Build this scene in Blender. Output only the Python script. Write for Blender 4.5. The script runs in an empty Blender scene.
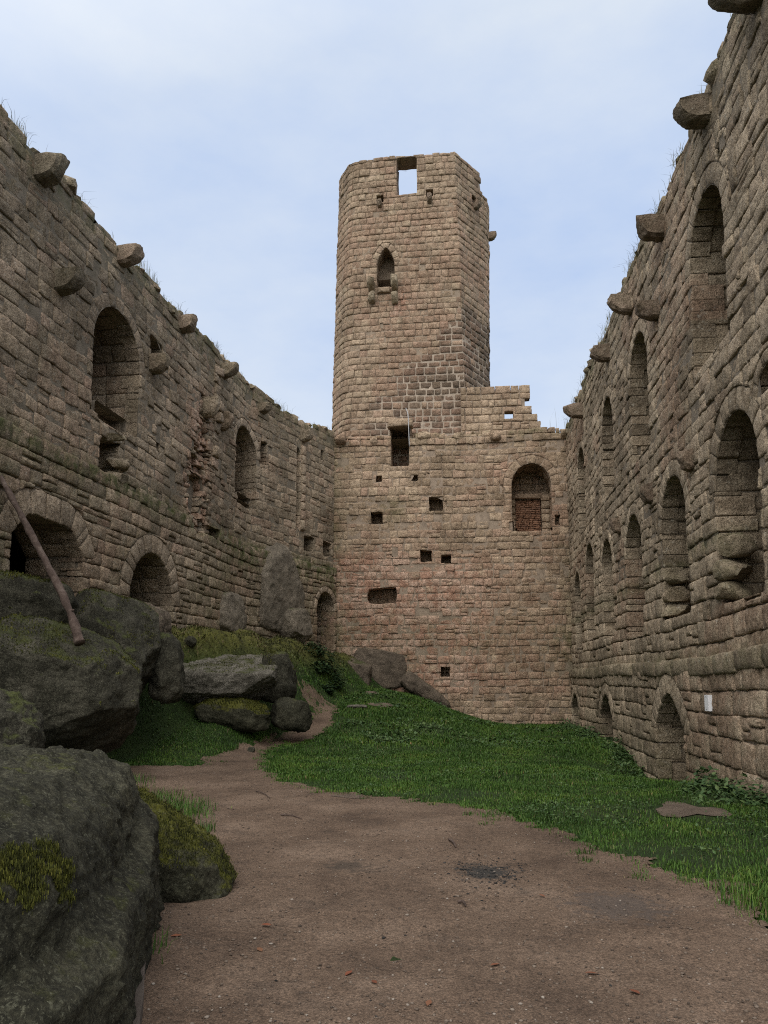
import bpy, bmesh, math, random
import numpy as np
from mathutils import Vector, Matrix

random.seed(7)
rng = np.random.default_rng(11)
sc = bpy.context.scene
COL = sc.collection
R = math.radians

# ------------------------------------------------------------------ camera model
F, CY, PITCH = 780.0, 587.0, R(7)
EYE = np.array([0, 0, 1.6])


def ray(px, py):
    x = (px - 384) / F
    y = (CY - py) / F
    return np.array([x, math.cos(PITCH) - y * math.sin(PITCH), math.sin(PITCH) + y * math.cos(PITCH)])


def at_z(px, py, z):
    r = ray(px, py)
    return EYE + r * (z - EYE[2]) / r[2]


def at_Y(px, py, Y):
    r = ray(px, py)
    return EYE + r * Y / r[1]


# ------------------------------------------------------------------ noise
def _hash(i, j, k, s):
    n = (i * 374761393 + j * 668265263 + k * 2147483647 + s * 974634777) & 0xFFFFFFFF
    n = ((n ^ (n >> 13)) * 1274126177) & 0xFFFFFFFF
    n = ((n ^ (n >> 16)) * 2246822519) & 0xFFFFFFFF
    return ((n ^ (n >> 15)) & 0xFFFFFF) / float(0xFFFFFF)


def vnoise(P, s=0):
    P = np.asarray(P, float)
    I = np.floor(P).astype(np.int64)
    f = P - I
    f = f * f * (3 - 2 * f)
    out = 0
    for a in (0, 1):
        for b in (0, 1):
            for c in (0, 1):
                w = (f[..., 0] if a else 1 - f[..., 0]) * (f[..., 1] if b else 1 - f[..., 1]) * (f[..., 2] if c else 1 - f[..., 2])
                out = out + w * _hash(I[..., 0] + a, I[..., 1] + b, I[..., 2] + c, s)
    return out * 2 - 1


def fbm(P, octv=4, s=0, lac=2.0, gain=0.5):
    P = np.asarray(P, float)
    a, t = 1.0, 0
    for o in range(octv):
        t = t + a * vnoise(P, s + o)
        P = P * lac + 3.7
        a *= gain
    return t


def n2(x, y, s=0, octv=3):
    x = np.asarray(x, float)
    y = np.asarray(y, float) + 0 * x
    x = x + 0 * y
    return fbm(np.stack([x, y, 0 * x + 0.37 * s], -1), octv, s)


def S(t):
    t = np.clip(t, 0, 1)
    return t * t * (3 - 2 * t)


# ------------------------------------------------------------------ tagging / objects
def tag(o, label=None, cat=None, group=None, kind=None):
    if label: o['label'] = label
    if cat: o['category'] = cat
    if group: o['group'] = group
    if kind: o['kind'] = kind
    return o


def empty(name, loc):
    o = bpy.data.objects.new(name, None)
    o.location = loc
    o.empty_display_size = 0.3
    COL.objects.link(o)
    return o


def world_loc(o):
    p = np.zeros(3)
    while o is not None:
        p = p + np.array(o.location)
        o = o.parent
    return p


def link_mesh(name, verts, faces, mats, parent=None, origin=None, attrs=None, midx=None, smooth=True):
    """verts are in world coordinates; origin becomes the object's location"""
    verts = np.asarray(verts, float).reshape(-1, 3)
    base = world_loc(parent) if parent is not None else np.zeros(3)
    org = np.zeros(3)
    if origin is not None:
        org = np.asarray(origin, float)
    elif parent is not None:
        org = base
    me = bpy.data.meshes.new(name)
    if isinstance(faces, np.ndarray):
        n, k = faces.shape
        me.vertices.add(len(verts))
        me.vertices.foreach_set('co', (verts - org).ravel())
        me.loops.add(n * k)
        me.loops.foreach_set('vertex_index', faces.ravel().astype(np.int32))
        me.polygons.add(n)
        me.polygons.foreach_set('loop_start', np.arange(0, n * k, k, dtype=np.int32))
        me.update(calc_edges=True)
    else:
        me.from_pydata((verts - org).tolist(), [], faces)
    for m in (mats if isinstance(mats, (list, tuple)) else [mats]):
        me.materials.append(m)
    npoly = len(me.polygons)
    if smooth:
        me.polygons.foreach_set('use_smooth', np.ones(npoly, bool))
    if midx is not None:
        me.polygons.foreach_set('material_index', np.asarray(midx, np.int32))
    for k, v in (attrs or {}).items():
        a = me.attributes.new(k, 'FLOAT', 'POINT')
        a.data.foreach_set('value', np.asarray(v, np.float32))
    me.update()
    o = bpy.data.objects.new(name, me)
    COL.objects.link(o)
    if parent is not None:
        o.parent = parent
    o.location = org - base
    return o


# ------------------------------------------------------------------ surfaces
class Poly:
    """wall face that follows a polyline in plan; u = length along, v = height, d = out of the face"""

    def __init__(s, A, B=None, va=0.0, vb=1.0):
        s.A = np.asarray(A, float)
        s.B = s.A if B is None else np.asarray(B, float)
        s.va, s.vb = va, vb
        seg = np.linalg.norm(np.diff(s.A, axis=0), axis=1)
        s.cum = np.concatenate([[0], np.cumsum(seg)])
        s.L = s.cum[-1]

    def pts(s, v):
        t = (v - s.va) / (s.vb - s.va)
        return s.A + (s.B - s.A) * t

    def P(s, U, V, D):
        U = np.asarray(U, float)
        V = np.asarray(V, float) + 0 * U
        D = np.asarray(D, float) + 0 * U
        i = np.clip(np.searchsorted(s.cum, U, side='right') - 1, 0, len(s.cum) - 2)
        f = (U - s.cum[i]) / (s.cum[i + 1] - s.cum[i])
        t = ((V - s.va) / (s.vb - s.va))[..., None]
        a = s.A[i] + (s.B[i] - s.A[i]) * t
        b = s.A[i + 1] + (s.B[i + 1] - s.A[i + 1]) * t
        p = a + (b - a) * f[..., None]
        d = b - a
        d = d / np.linalg.norm(d, axis=-1, keepdims=True)
        # average the normal right at the plan corners
        n = np.stack([d[..., 1], -d[..., 0]], -1)
        for k in range(1, len(s.cum) - 1):
            m = np.abs(U - s.cum[k]) < 1e-6
            if m.any():
                d0 = s.A[k] - s.A[k - 1]; d1 = s.A[k + 1] - s.A[k]
                d0 = d0 / np.linalg.norm(d0); d1 = d1 / np.linalg.norm(d1)
                h = d0 + d1
                h = h / np.linalg.norm(h)
                sc_ = 1 / max(0.3, float(np.dot(h, d0)))
                n[m] = np.array([h[1], -h[0]]) * sc_
        p = p + n * D[..., None]
        return np.concatenate([p, V[..., None]], -1)

    def pix(s, px, py):
        best = None
        r = ray(px, py)
        for k in range(len(s.cum) - 1):
            v = (s.va + s.vb) / 2
            for it in range(5):
                Q = s.pts(v)
                a, b = Q[k], Q[k + 1]
                d = b - a
                n = np.array([d[1], -d[0]])
                den = r[0] * n[0] + r[1] * n[1]
                if abs(den) < 1e-9: break
                t = ((a[0] - EYE[0]) * n[0] + (a[1] - EYE[1]) * n[1]) / den
                p = EYE + r * t
                v = p[2]
            if abs(den) < 1e-9 or t < 0: continue
            f = np.dot(p[:2] - a, d) / np.dot(d, d)
            if r[0] * n[0] + r[1] * n[1] > 0: continue
            miss = max(-f, f - 1, 0) * np.linalg.norm(d)
            if best is None or miss < best[0] - 1e-9:
                best = (miss, s.cum[k] + f * (s.cum[k + 1] - s.cum[k]), v)
        return best[1], best[2]


class Reveal:
    """inner sides of an opening: s runs along its outline, t into the wall, d into the opening"""

    def __init__(s, surf, outline, front=0.0):
        s.f = surf
        O = np.asarray(outline, float)
        s.O = np.vstack([O, O[:1]])
        s.seg = np.linalg.norm(np.diff(s.O, axis=0), axis=1)
        s.cum = np.concatenate([[0], np.cumsum(s.seg)])
        s.L = s.cum[-1]
        s.front = front

    def P(s, U, V, D):
        U = np.clip(np.asarray(U, float), 0, s.L - 1e-6)
        i = np.clip(np.searchsorted(s.cum, U, side='right') - 1, 0, len(s.cum) - 2)
        f = (U - s.cum[i]) / (s.cum[i + 1] - s.cum[i])
        p = s.O[i] + (s.O[i + 1] - s.O[i]) * f[..., None]
        d = (s.O[i + 1] - s.O[i]) / s.seg[i][..., None]
        p = p + np.stack([-d[..., 1], d[..., 0]], -1) * np.asarray(D)[..., None]
        return s.f.P(p[..., 0], p[..., 1], s.front - np.asarray(V))


# ------------------------------------------------------------------ mesh accumulator & stone blocks
class Acc:
    def __init__(s):
        s.v, s.f, s.m, s.n = [], [], [], 0
        s.at = {'rnd': [], 'moss': [], 'red': []}

    def add(s, V, faces, rnd, moss=0, red=0, mat=0):
        V = np.asarray(V, float)
        k = len(V)
        s.v.append(V)
        s.f.extend([tuple(int(i) + s.n for i in q) for q in faces])
        s.m.extend([mat] * len(faces))
        for key, val in (('rnd', rnd), ('moss', moss), ('red', red)):
            s.at[key].append(np.zeros(k) + val)
        s.n += k

    def build(s, name, mats, parent=None, origin=None):
        if not s.v: return None
        return link_mesh(name, np.vstack(s.v), s.f, mats, parent, origin,
                         {k: np.concatenate(v) for k, v in s.at.items()}, s.m)


def inside(poly, U, V):
    x, y = poly[:, 0], poly[:, 1]
    x2, y2 = np.roll(x, -1), np.roll(y, -1)
    U = U[..., None]; V = V[..., None]
    c = ((y > V) != (y2 > V)) & (U < (x2 - x) * (V - y) / (y2 - y + 1e-12) + x)
    return (c.sum(-1) % 2) == 1


def snap(poly, U, V, reach=0.14):
    a = poly
    b = np.roll(poly, -1, 0)
    d = b - a
    P = np.stack([U, V], -1)[:, None, :]
    t = np.clip(((P - a) * d).sum(-1) / ((d * d).sum(-1) + 1e-12), 0, 1)
    Q = a + d * t[..., None]
    D = ((Q - P) ** 2).sum(-1)
    k = D.argmin(1)
    Q = Q[np.arange(len(U)), k]
    # give every sharp corner of the outline a vertex of its own, so that it is not cut off
    e0 = poly - np.roll(poly, 1, 0); e1 = np.roll(poly, -1, 0) - poly
    cs = (e0 * e1).sum(1) / (np.linalg.norm(e0, axis=1) * np.linalg.norm(e1, axis=1) + 1e-12)
    for c in poly[cs < 0.75]:
        dd = ((Q - c) ** 2).sum(1)
        j = int(dd.argmin())
        if dd[j] < reach ** 2: Q[j] = c
    return Q[:, 0], Q[:, 1]


def stone(acc, surf, q, depth_off=0.0, gap=0.012, rim=0.03, tilt=0.012, rough=0.007, back=0.13, holes=(), nx=5, ny=4,
          warp=None, zone=None, knots=(), rnd=None, jit=0.012, mat=0, back_snap=(0.3, 0.7)):
    """one weathered block. q = four corners (u,v) counter-clockwise"""
    q = np.asarray(q, float)
    w = np.linalg.norm(q[1] - q[0]); h = np.linalg.norm(q[3] - q[0])
    if w < 0.04 or h < 0.04: return
    b0, b1 = q.min(0) - 0.06, q.max(0) + 0.06
    for H in holes:
        hb = H['bb']
        if b1[0] < hb[0] or b0[0] > hb[1] or b1[1] < hb[2] or b0[1] > hb[3]: continue
        if min(hb[1] - hb[0], hb[3] - hb[2]) < 0.6:
            nx = max(nx, int(w / 0.06) + 2); ny = max(ny, int(h / 0.06) + 2)
    ex, ey = min(0.28, 0.024 / w), min(0.28, 0.024 / h)
    xs = np.concatenate([[0, ex], np.linspace(ex, 1 - ex, nx)[1:-1], [1 - ex, 1]])
    ys = np.concatenate([[0, ey], np.linspace(ey, 1 - ey, ny)[1:-1], [1 - ey, 1]])
    gx, gy = gap / w, gap / h
    for k in knots:
        u0, u1 = q[0, 0], q[1, 0]
        if u0 + 0.02 < k < u1 - 0.02:
            xs = np.sort(np.append(xs, ((k - u0) / (u1 - u0) - gx) / (1 - 2 * gx)))
    X, Y = np.meshgrid(xs, ys)
    X = X.ravel(); Y = Y.ravel()
    Xi = gx + X * (1 - 2 * gx); Yi = gy + Y * (1 - 2 * gy)
    c = q + rng.uniform(-jit, jit, (4, 2))
    if len(knots): c = q + rng.uniform(-jit, jit, (4, 2)) * np.array([0, 1])
    U = (c[0, 0] * (1 - Xi) + c[1, 0] * Xi) * (1 - Yi) + (c[3, 0] * (1 - Xi) + c[2, 0] * Xi) * Yi
    V = (c[0, 1] * (1 - Xi) + c[1, 1] * Xi) * (1 - Yi) + (c[3, 1] * (1 - Xi) + c[2, 1] * Xi) * Yi
    dx = np.minimum(X, 1 - X) * w; dy = np.minimum(Y, 1 - Y) * h
    edge = (X < 1e-6) | (X > 1 - 1e-6) | (Y < 1e-6) | (Y > 1 - 1e-6)
    cornr = np.exp(-(dx + dy) / 0.05)
    ed = np.minimum(dx, dy)
    D = depth_off - rim * np.exp(-ed / 0.013) - rim * 0.55 * cornr
    D = D + (X - 0.5) * rng.normal(0, tilt) + (Y - 0.5) * rng.normal(0, tilt) + rng.normal(0, rough, len(X)) * (~edge)
    D = D + 0.010 * rng.uniform(-0.3, 1) * (1 - (2 * X - 1) ** 2) * (1 - (2 * Y - 1) ** 2)
    if not len(knots):
        U = U + rng.normal(0, 0.006, len(U)) * edge
    V = V + rng.normal(0, 0.006, len(U)) * edge
    if warp is not None:
        U, V = warp(U, V)
    nxx, nyy = len(xs), len(ys)
    idx = np.arange(nxx * nyy).reshape(nyy, nxx)
    cells = np.stack([idx[:-1, :-1], idx[:-1, 1:], idx[1:, 1:], idx[1:, :-1]], -1).reshape(-1, 4)
    bb = (U.min(), U.max(), V.min(), V.max())
    snapped = False
    for H in holes:
        hb = H['bb']
        if bb[1] < hb[0] or bb[0] > hb[1] or bb[3] < hb[2] or bb[2] > hb[3]: continue
        ins = inside(H['poly'], U, V)
        if ins.all(): return
        if ins.any():
            snapped = True
            cells = cells[~ins[cells].all(1)]
            if len(cells) == 0: return
            U[ins], V[ins] = snap(H['poly'], U[ins], V[ins])
            D[ins] = np.minimum(D[ins], depth_off - rim * 0.6 + rng.normal(0, 0.004, ins.sum()))
    Pw = surf.P(U, V, D)
    rnd = rng.random() if rnd is None else rnd
    ms = rd = 0.0
    if zone is not None:
        ms, rd = zone(U, V)
    faces = [tuple(r) for r in cells]
    ec = {}
    for a, b, cc, dd in faces:
        for e in ((a, b), (b, cc), (cc, dd), (dd, a)):
            if (e[1], e[0]) in ec: del ec[(e[1], e[0])]
            else: ec[e] = 1
    used = sorted({i for e in ec for i in e})
    n0 = len(Pw)
    m1 = {i: n0 + k for k, i in enumerate(used)}
    m2 = {i: n0 + len(used) + k for k, i in enumerate(used)}
    bk = back if not snapped else rng.uniform(*back_snap)
    ui = np.array(used)
    r1 = surf.P(U[ui], V[ui], D[ui] - 0.03)
    r2 = surf.P(U[ui], V[ui], np.full(len(ui), depth_off - bk))
    for a, b in ec:
        faces.append((b, a, m1[a], m1[b]))
        faces.append((m1[b], m1[a], m2[a], m2[b]))
    allv = np.vstack([Pw, r1, r2])
    if np.ndim(ms): ms = np.concatenate([ms, ms[ui], ms[ui]])
    if np.ndim(rd): rd = np.concatenate([rd, rd[ui], rd[ui]])
    acc.add(allv, faces, rnd, ms, rd, mat)


def courses(u0, u1, v0, v1, hr, lr, split=0.07):
    """rectangles of irregular courses: list of (u0,u1,v0,v1)"""
    out = []
    v = v0
    while v < v1:
        b = v
        h = rng.uniform(*(hr(v) if callable(hr) else hr))
        u = u0 - rng.uniform(0, 0.3)
        while u < u1:
            l = rng.uniform(*(lr(v) if callable(lr) else lr))
            if rng.random() < 0.12: l *= 0.55
            a, e = max(u, u0), min(u + l, u1)
            if e - a > 0.06:
                if rng.random() < split and h > 0.27:
                    k = rng.uniform(0.35, 0.65)
                    out.append((a, e, v, v + h * k))
                    out.append((a, e, v + h * k, v + h))
                else:
                    out.append((a, e, v, v + h))
            u += l
        v += h
    return out


def backing(acc, surf, u0, u1, v0, top, d, holes, step=0.13, mat=1, zone=None, extra_u=(), off=None):
    us = np.unique(np.concatenate([np.arange(u0, u1, step), [u1], [k for k in extra_u if u0 < k < u1]]))
    tv = np.array([top(u) for u in us])
    nv = max(2, int((tv.max() - v0) / step) + 1)
    t = np.linspace(0, 1, nv)
    U = np.repeat(us[None, :], nv, 0)
    V = v0 + (tv[None, :] - v0) * t[:, None]
    U = U.ravel().copy(); V = V.ravel().copy()
    idx = np.arange(len(U)).reshape(nv, len(us))
    cells = np.stack([idx[:-1, :-1], idx[:-1, 1:], idx[1:, 1:], idx[1:, :-1]], -1).reshape(-1, 4)
    for H in holes:
        ins = inside(H['poly'], U, V)
        if ins.any():
            cells = cells[~ins[cells].all(1)]
            U[ins], V[ins] = snap(H['poly'], U[ins], V[ins])
    D = d + 0.008 * n2(U * 6, V * 6, 5)
    if off is not None: D = D + np.array([off(a_, b_) for a_, b_ in zip(U, V)])
    ms, rd = zone(U, V) if zone is not None else (0, 0)
    acc.add(surf.P(U, V, D), [tuple(r) for r in cells], 0.5, ms, rd, mat)


# ------------------------------------------------------------------ openings
def arch_curve(uc, a, spring, rise, kind, n=14):
    ph = np.linspace(0, math.pi, n)
    c, s_ = np.cos(ph), np.sin(ph)
    if kind == 'pointed':
        v = spring + rise * np.power(np.clip(1 - np.abs(c) ** 1.45, 0, 1), 0.78)
    elif kind == 'flat3':
        ph = np.array([0, math.pi * 0.3, math.pi * 0.7, math.pi])
        c, s_ = np.cos(ph), np.array([0, 0.93, 1.0, 0.1])
        k = np.linspace(0, 3, n)
        c = np.interp(k, range(4), c); v = spring + rise * np.interp(k, range(4), s_)
    else:
        v = spring + rise * s_
    return np.stack([uc + a * c, v], -1)


class Opening:
    """kind rect/round/pointed/flat3; ul,ur,sill,spring,apex in wall coordinates"""

    def __init__(s, kind, ul, ur, sill, apex, spring=None, ring=0.0, depth=1.3, back=True, name='wall_opening', ragged=0.0):
        if ur < ul: ul, ur = ur, ul
        s.kind, s.ul, s.ur, s.sill, s.apex, s.ring, s.depth, s.back, s.name = kind, ul, ur, sill, apex, ring, depth, back, name
        a, uc = (ur - ul) / 2, (ul + ur) / 2
        if kind == 'rect':
            s.inner = np.array([[ul, sill], [ur, sill], [ur, apex], [ul, apex]])
            if ragged:
                pts = []
                for k in range(4):
                    p0, p1 = s.inner[k], s.inner[(k + 1) % 4]
                    m = 3
                    for j in range(m):
                        pts.append(p0 + (p1 - p0) * j / m + rng.uniform(-ragged, ragged, 2))
                s.inner = np.array(pts)
            s.outer = s.inner
            s.arc = None
        else:
            if spring is None: spring = apex - a * 1.05
            s.spring = spring
            A = arch_curve(uc, a, spring, apex - spring, kind)
            s.arc = A
            t = np.gradient(A, axis=0)
            nrm = np.stack([t[:, 1], -t[:, 0]], -1)
            nrm /= np.linalg.norm(nrm, axis=1, keepdims=True)
            nrm[0] = [1, 0]; nrm[-1] = [-1, 0]
            s.arc_out = A + nrm * ring
            s.inner = np.vstack([[[ul, sill], [ur, sill]], A])
            if ring > 0:
                s.outer = np.vstack([[[ul, sill], [ur, sill], A[0]], s.arc_out, [A[-1]]])
            else:
                s.outer = s.inner
        # drop duplicates
        s.inner = s._dd(s.inner); s.outer = s._dd(s.outer)
        o = s.outer
        s.hole = {'poly': o, 'bb': (o[:, 0].min(), o[:, 0].max(), o[:, 1].min(), o[:, 1].max())}
        i = s.inner
        s.hole_in = {'poly': i, 'bb': (i[:, 0].min(), i[:, 0].max(), i[:, 1].min(), i[:, 1].max())}

    @staticmethod
    def _dd(P):
        keep = [k for k in range(len(P)) if np.linalg.norm(P[k] - P[k - 1]) > 1e-4]
        return P[keep]

    def build(s, surf, parent, mats, front=0.0, course=(0.28, 0.42), zone=None, back_mat=0, ring_rim=0.015, ring_off=0.0, label=None):
        acc = Acc()
        rv = Reveal(surf, s.inner, front)
        big = (s.ur - s.ul) > 0.45
        # dark mortar core behind the reveal stones
        ss = np.unique(np.concatenate([np.linspace(0, rv.L - 1e-4, max(8, int(rv.L / 0.25))), rv.cum[:-1], rv.cum[1:] - 1e-4]))
        ss = np.clip(ss, 0, rv.L - 1e-4)
        tt = np.linspace(0.06, s.depth, 5)
        UU, VV = np.meshgrid(ss, tt)
        idx = np.arange(UU.size).reshape(UU.shape)
        cells = np.stack([idx[:-1, :-1], idx[:-1, 1:], idx[1:, 1:], idx[1:, :-1]], -1).reshape(-1, 4)
        last = np.stack([idx[:-1, -1], idx[:-1, 0], idx[1:, 0], idx[1:, -1]], -1)
        cells = np.vstack([cells, last])
        acc.add(rv.P(UU.ravel(), VV.ravel(), np.full(UU.size, -0.055)), [tuple(r) for r in cells], 0.5, 0, 0, 1)
        # reveal stones
        k = 0
        s0 = 0.0
        segs = []
        nseg = len(rv.cum) - 1
        if s.arc is None:
            for j in range(nseg): segs.append((rv.cum[j], rv.cum[j + 1]))
        else:
            segs = [(rv.cum[0], rv.cum[1]), (rv.cum[1], rv.cum[2]), (rv.cum[2], rv.cum[nseg - 1]), (rv.cum[nseg - 1], rv.cum[nseg])]
        for (a, b) in segs:
            if b - a < 0.05: continue
            n = max(1, int(round((b - a) / (rng.uniform(*course) if big else 0.4))))
            cut = np.linspace(a, b, n + 1)
            if n > 1: cut[1:-1] += rng.uniform(-0.05, 0.05, n - 1)
            for c0, c1 in zip(cut[:-1], cut[1:]):
                t = 0.2
                while t < s.depth:
                    l = rng.uniform(0.45, 0.9)
                    e = t + l if t + l < s.depth - 0.25 else s.depth
                    stone(acc, rv, [(c0, t), (c1, t), (c1, e), (c0, e)], depth_off=rng.uniform(-0.035, -0.012), rim=0.018,
                          nx=4, ny=4, jit=0.006, back=0.06)
                    t = e
        if s.back:
            # end wall of the recess
            class Bk:
                def P(_, U, V, D): return surf.P(U, V, front - s.depth + np.asarray(D))
            O = s.inner
            u0, u1, v0, v1 = O[:, 0].min() - 0.1, O[:, 0].max() + 0.1, O[:, 1].min() - 0.1, O[:, 1].max() + 0.1
            for (a, e, b, t) in courses(u0, u1, v0, v1, (0.26, 0.4), (0.35, 0.7)):
                stone(acc, Bk(), [(a, b), (e, b), (e, t), (a, t)], depth_off=rng.uniform(0, 0.03), nx=4, ny=4, mat=back_mat)
            V4 = surf.P(np.array([u0, u1, u1, u0]), np.array([v0, v0, v1, v1]), np.full(4, front - s.depth - 0.03))
            acc.add(V4, [(0, 1, 2, 3)], 0.5, 0, 0, 1)
        o = acc.build(s.name, mats, parent)
        if label: o['label'] = label
        if s.arc is not None and s.ring > 0:
            ac = Acc()
            A, Bq = s.arc, s.arc_out
            n = max(5, int(round(np.linalg.norm(np.diff(A, axis=0), axis=1).sum() / 0.3)))
            if n % 2 == 0: n += 1
            par = np.linspace(0, len(A) - 1, n + 1)
            par[1:-1] += rng.uniform(-0.15, 0.15, n - 1)
            class Ring:
                def P(_, U, V, D):
                    i = np.clip(np.floor(U).astype(int), 0, len(A) - 2)
                    f = np.clip(U - i, 0, 1)[..., None]
                    a = A[i] + (A[i + 1] - A[i]) * f
                    b = Bq[i] + (Bq[i + 1] - Bq[i]) * f
                    p = a + (b - a) * np.asarray(V)[..., None]
                    return surf.P(p[..., 0], p[..., 1], D)
            seglen = np.linalg.norm(np.diff(A, axis=0), axis=1).mean()
            class RingM:      # metric version so that gaps come out in metres
                def P(_, U, V, D): return Ring().P(np.asarray(U) / seglen, np.asarray(V) / s.ring, D)
            for p0, p1 in zip(par[:-1], par[1:]):
                stone(ac, RingM(), [(p1 * seglen, 0), (p0 * seglen, 0), (p0 * seglen, s.ring), (p1 * seglen, s.ring)][::-1] if False else
                      [(p0 * seglen, 0.0), (p1 * seglen, 0.0), (p1 * seglen, s.ring), (p0 * seglen, s.ring)],
                      depth_off=front + ring_off + rng.uniform(-0.004, 0.008), rim=ring_rim, gap=0.007, jit=0.004, back=0.35,
                      nx=4, ny=4, rough=0.004, tilt=0.006, rnd=rng.uniform(0.35, 0.75))
            ac.build('arch', mats, o)
        return o


# ------------------------------------------------------------------ materials
def new_mat(name):
    m = bpy.data.materials.new(name)
    m.use_nodes = True
    nt = m.node_tree
    for n in list(nt.nodes): nt.nodes.remove(n)
    out = nt.nodes.new('ShaderNodeOutputMaterial')
    b = nt.nodes.new('ShaderNodeBsdfPrincipled')
    nt.links.new(b.outputs[0], out.inputs[0])
    b.inputs['Roughness'].default_value = 0.95
    if 'Specular IOR Level' in b.inputs: b.inputs['Specular IOR Level'].default_value = 0.2
    return m, nt, b


class G:
    """small node graph helper"""

    def __init__(s, nt):
        s.nt = nt
        s.pos = nt.nodes.new('ShaderNodeNewGeometry').outputs['Position']

    def noise(s, scale, detail=4, rough=0.6, vec=None, stretch=None, dist=0.0):
        v = vec or s.pos
        if stretch:
            mp = s.nt.nodes.new('ShaderNodeMapping')
            s.nt.links.new(v, mp.inputs[0])
            mp.inputs['Scale'].default_value = stretch
            v = mp.outputs[0]
        n = s.nt.nodes.new('ShaderNodeTexNoise')
        s.nt.links.new(v, n.inputs['Vector'])
        n.inputs['Scale'].default_value = scale
        n.inputs['Detail'].default_value = detail
        n.inputs['Roughness'].default_value = rough
        n.inputs['Distortion'].default_value = dist
        return n.outputs[0]

    def voro(s, scale, feature='F1'):
        n = s.nt.nodes.new('ShaderNodeTexVoronoi')
        n.feature = feature
        s.nt.links.new(s.pos, n.inputs['Vector'])
        n.inputs['Scale'].default_value = scale
        return n.outputs[0]

    def attr(s, name):
        n = s.nt.nodes.new('ShaderNodeAttribute')
        n.attribute_name = name
        return n.outputs['Fac']

    def ramp(s, x, stops):
        n = s.nt.nodes.new('ShaderNodeValToRGB')
        s.nt.links.new(x, n.inputs[0])
        e = n.color_ramp.elements
        while len(e) < len(stops): e.new(0.5)
        for el, (p, c) in zip(e, stops):
            el.position = p
            el.color = (*c, 1) if len(c) == 3 else c
        return n.outputs[0]

    def rng(s, x, a, b, c=0.0, d=1.0):
        n = s.nt.nodes.new('ShaderNodeMapRange')
        s._set(n.inputs[0], x)
        for i, v in zip((1, 2, 3, 4), (a, b, c, d)): n.inputs[i].default_value = v
        return n.outputs[0]

    def _set(s, inp, x):
        if isinstance(x, (int, float)): inp.default_value = x
        elif isinstance(x, tuple): inp.default_value = (*x, 1) if len(x) == 3 else x
        else: s.nt.links.new(x, inp)

    def math(s, op, a, b=0.0):
        n = s.nt.nodes.new('ShaderNodeMath')
        n.operation = op
        s._set(n.inputs[0], a); s._set(n.inputs[1], b)
        return n.outputs[0]

    def mix(s, f, a, b, mode='MIX'):
        n = s.nt.nodes.new('ShaderNodeMix')
        n.data_type = 'RGBA'
        n.blend_type = mode
        s._set(n.inputs[0], f); s._set(n.inputs[6], a); s._set(n.inputs[7], b)
        return n.outputs[2]

    def sep(s):
        n = s.nt.nodes.new('ShaderNodeSeparateXYZ')
        s.nt.links.new(s.pos, n.inputs[0])
        return n.outputs

    def normal_z(s):
        g = s.nt.nodes.new('ShaderNodeNewGeometry')
        n = s.nt.nodes.new('ShaderNodeSeparateXYZ')
        s.nt.links.new(g.outputs['Normal'], n.inputs[0])
        return n.outputs[2]

    def bump(s, h, strength, dist, bsdf, prev=None):
        n = s.nt.nodes.new('ShaderNodeBump')
        n.inputs['Strength'].default_value = strength
        n.inputs['Distance'].default_value = dist
        s.nt.links.new(h, n.inputs['Height'])
        if prev is not None: s.nt.links.new(prev, n.inputs['Normal'])
        s.nt.links.new(n.outputs[0], bsdf.inputs['Normal'])
        return n.outputs[0]


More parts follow.
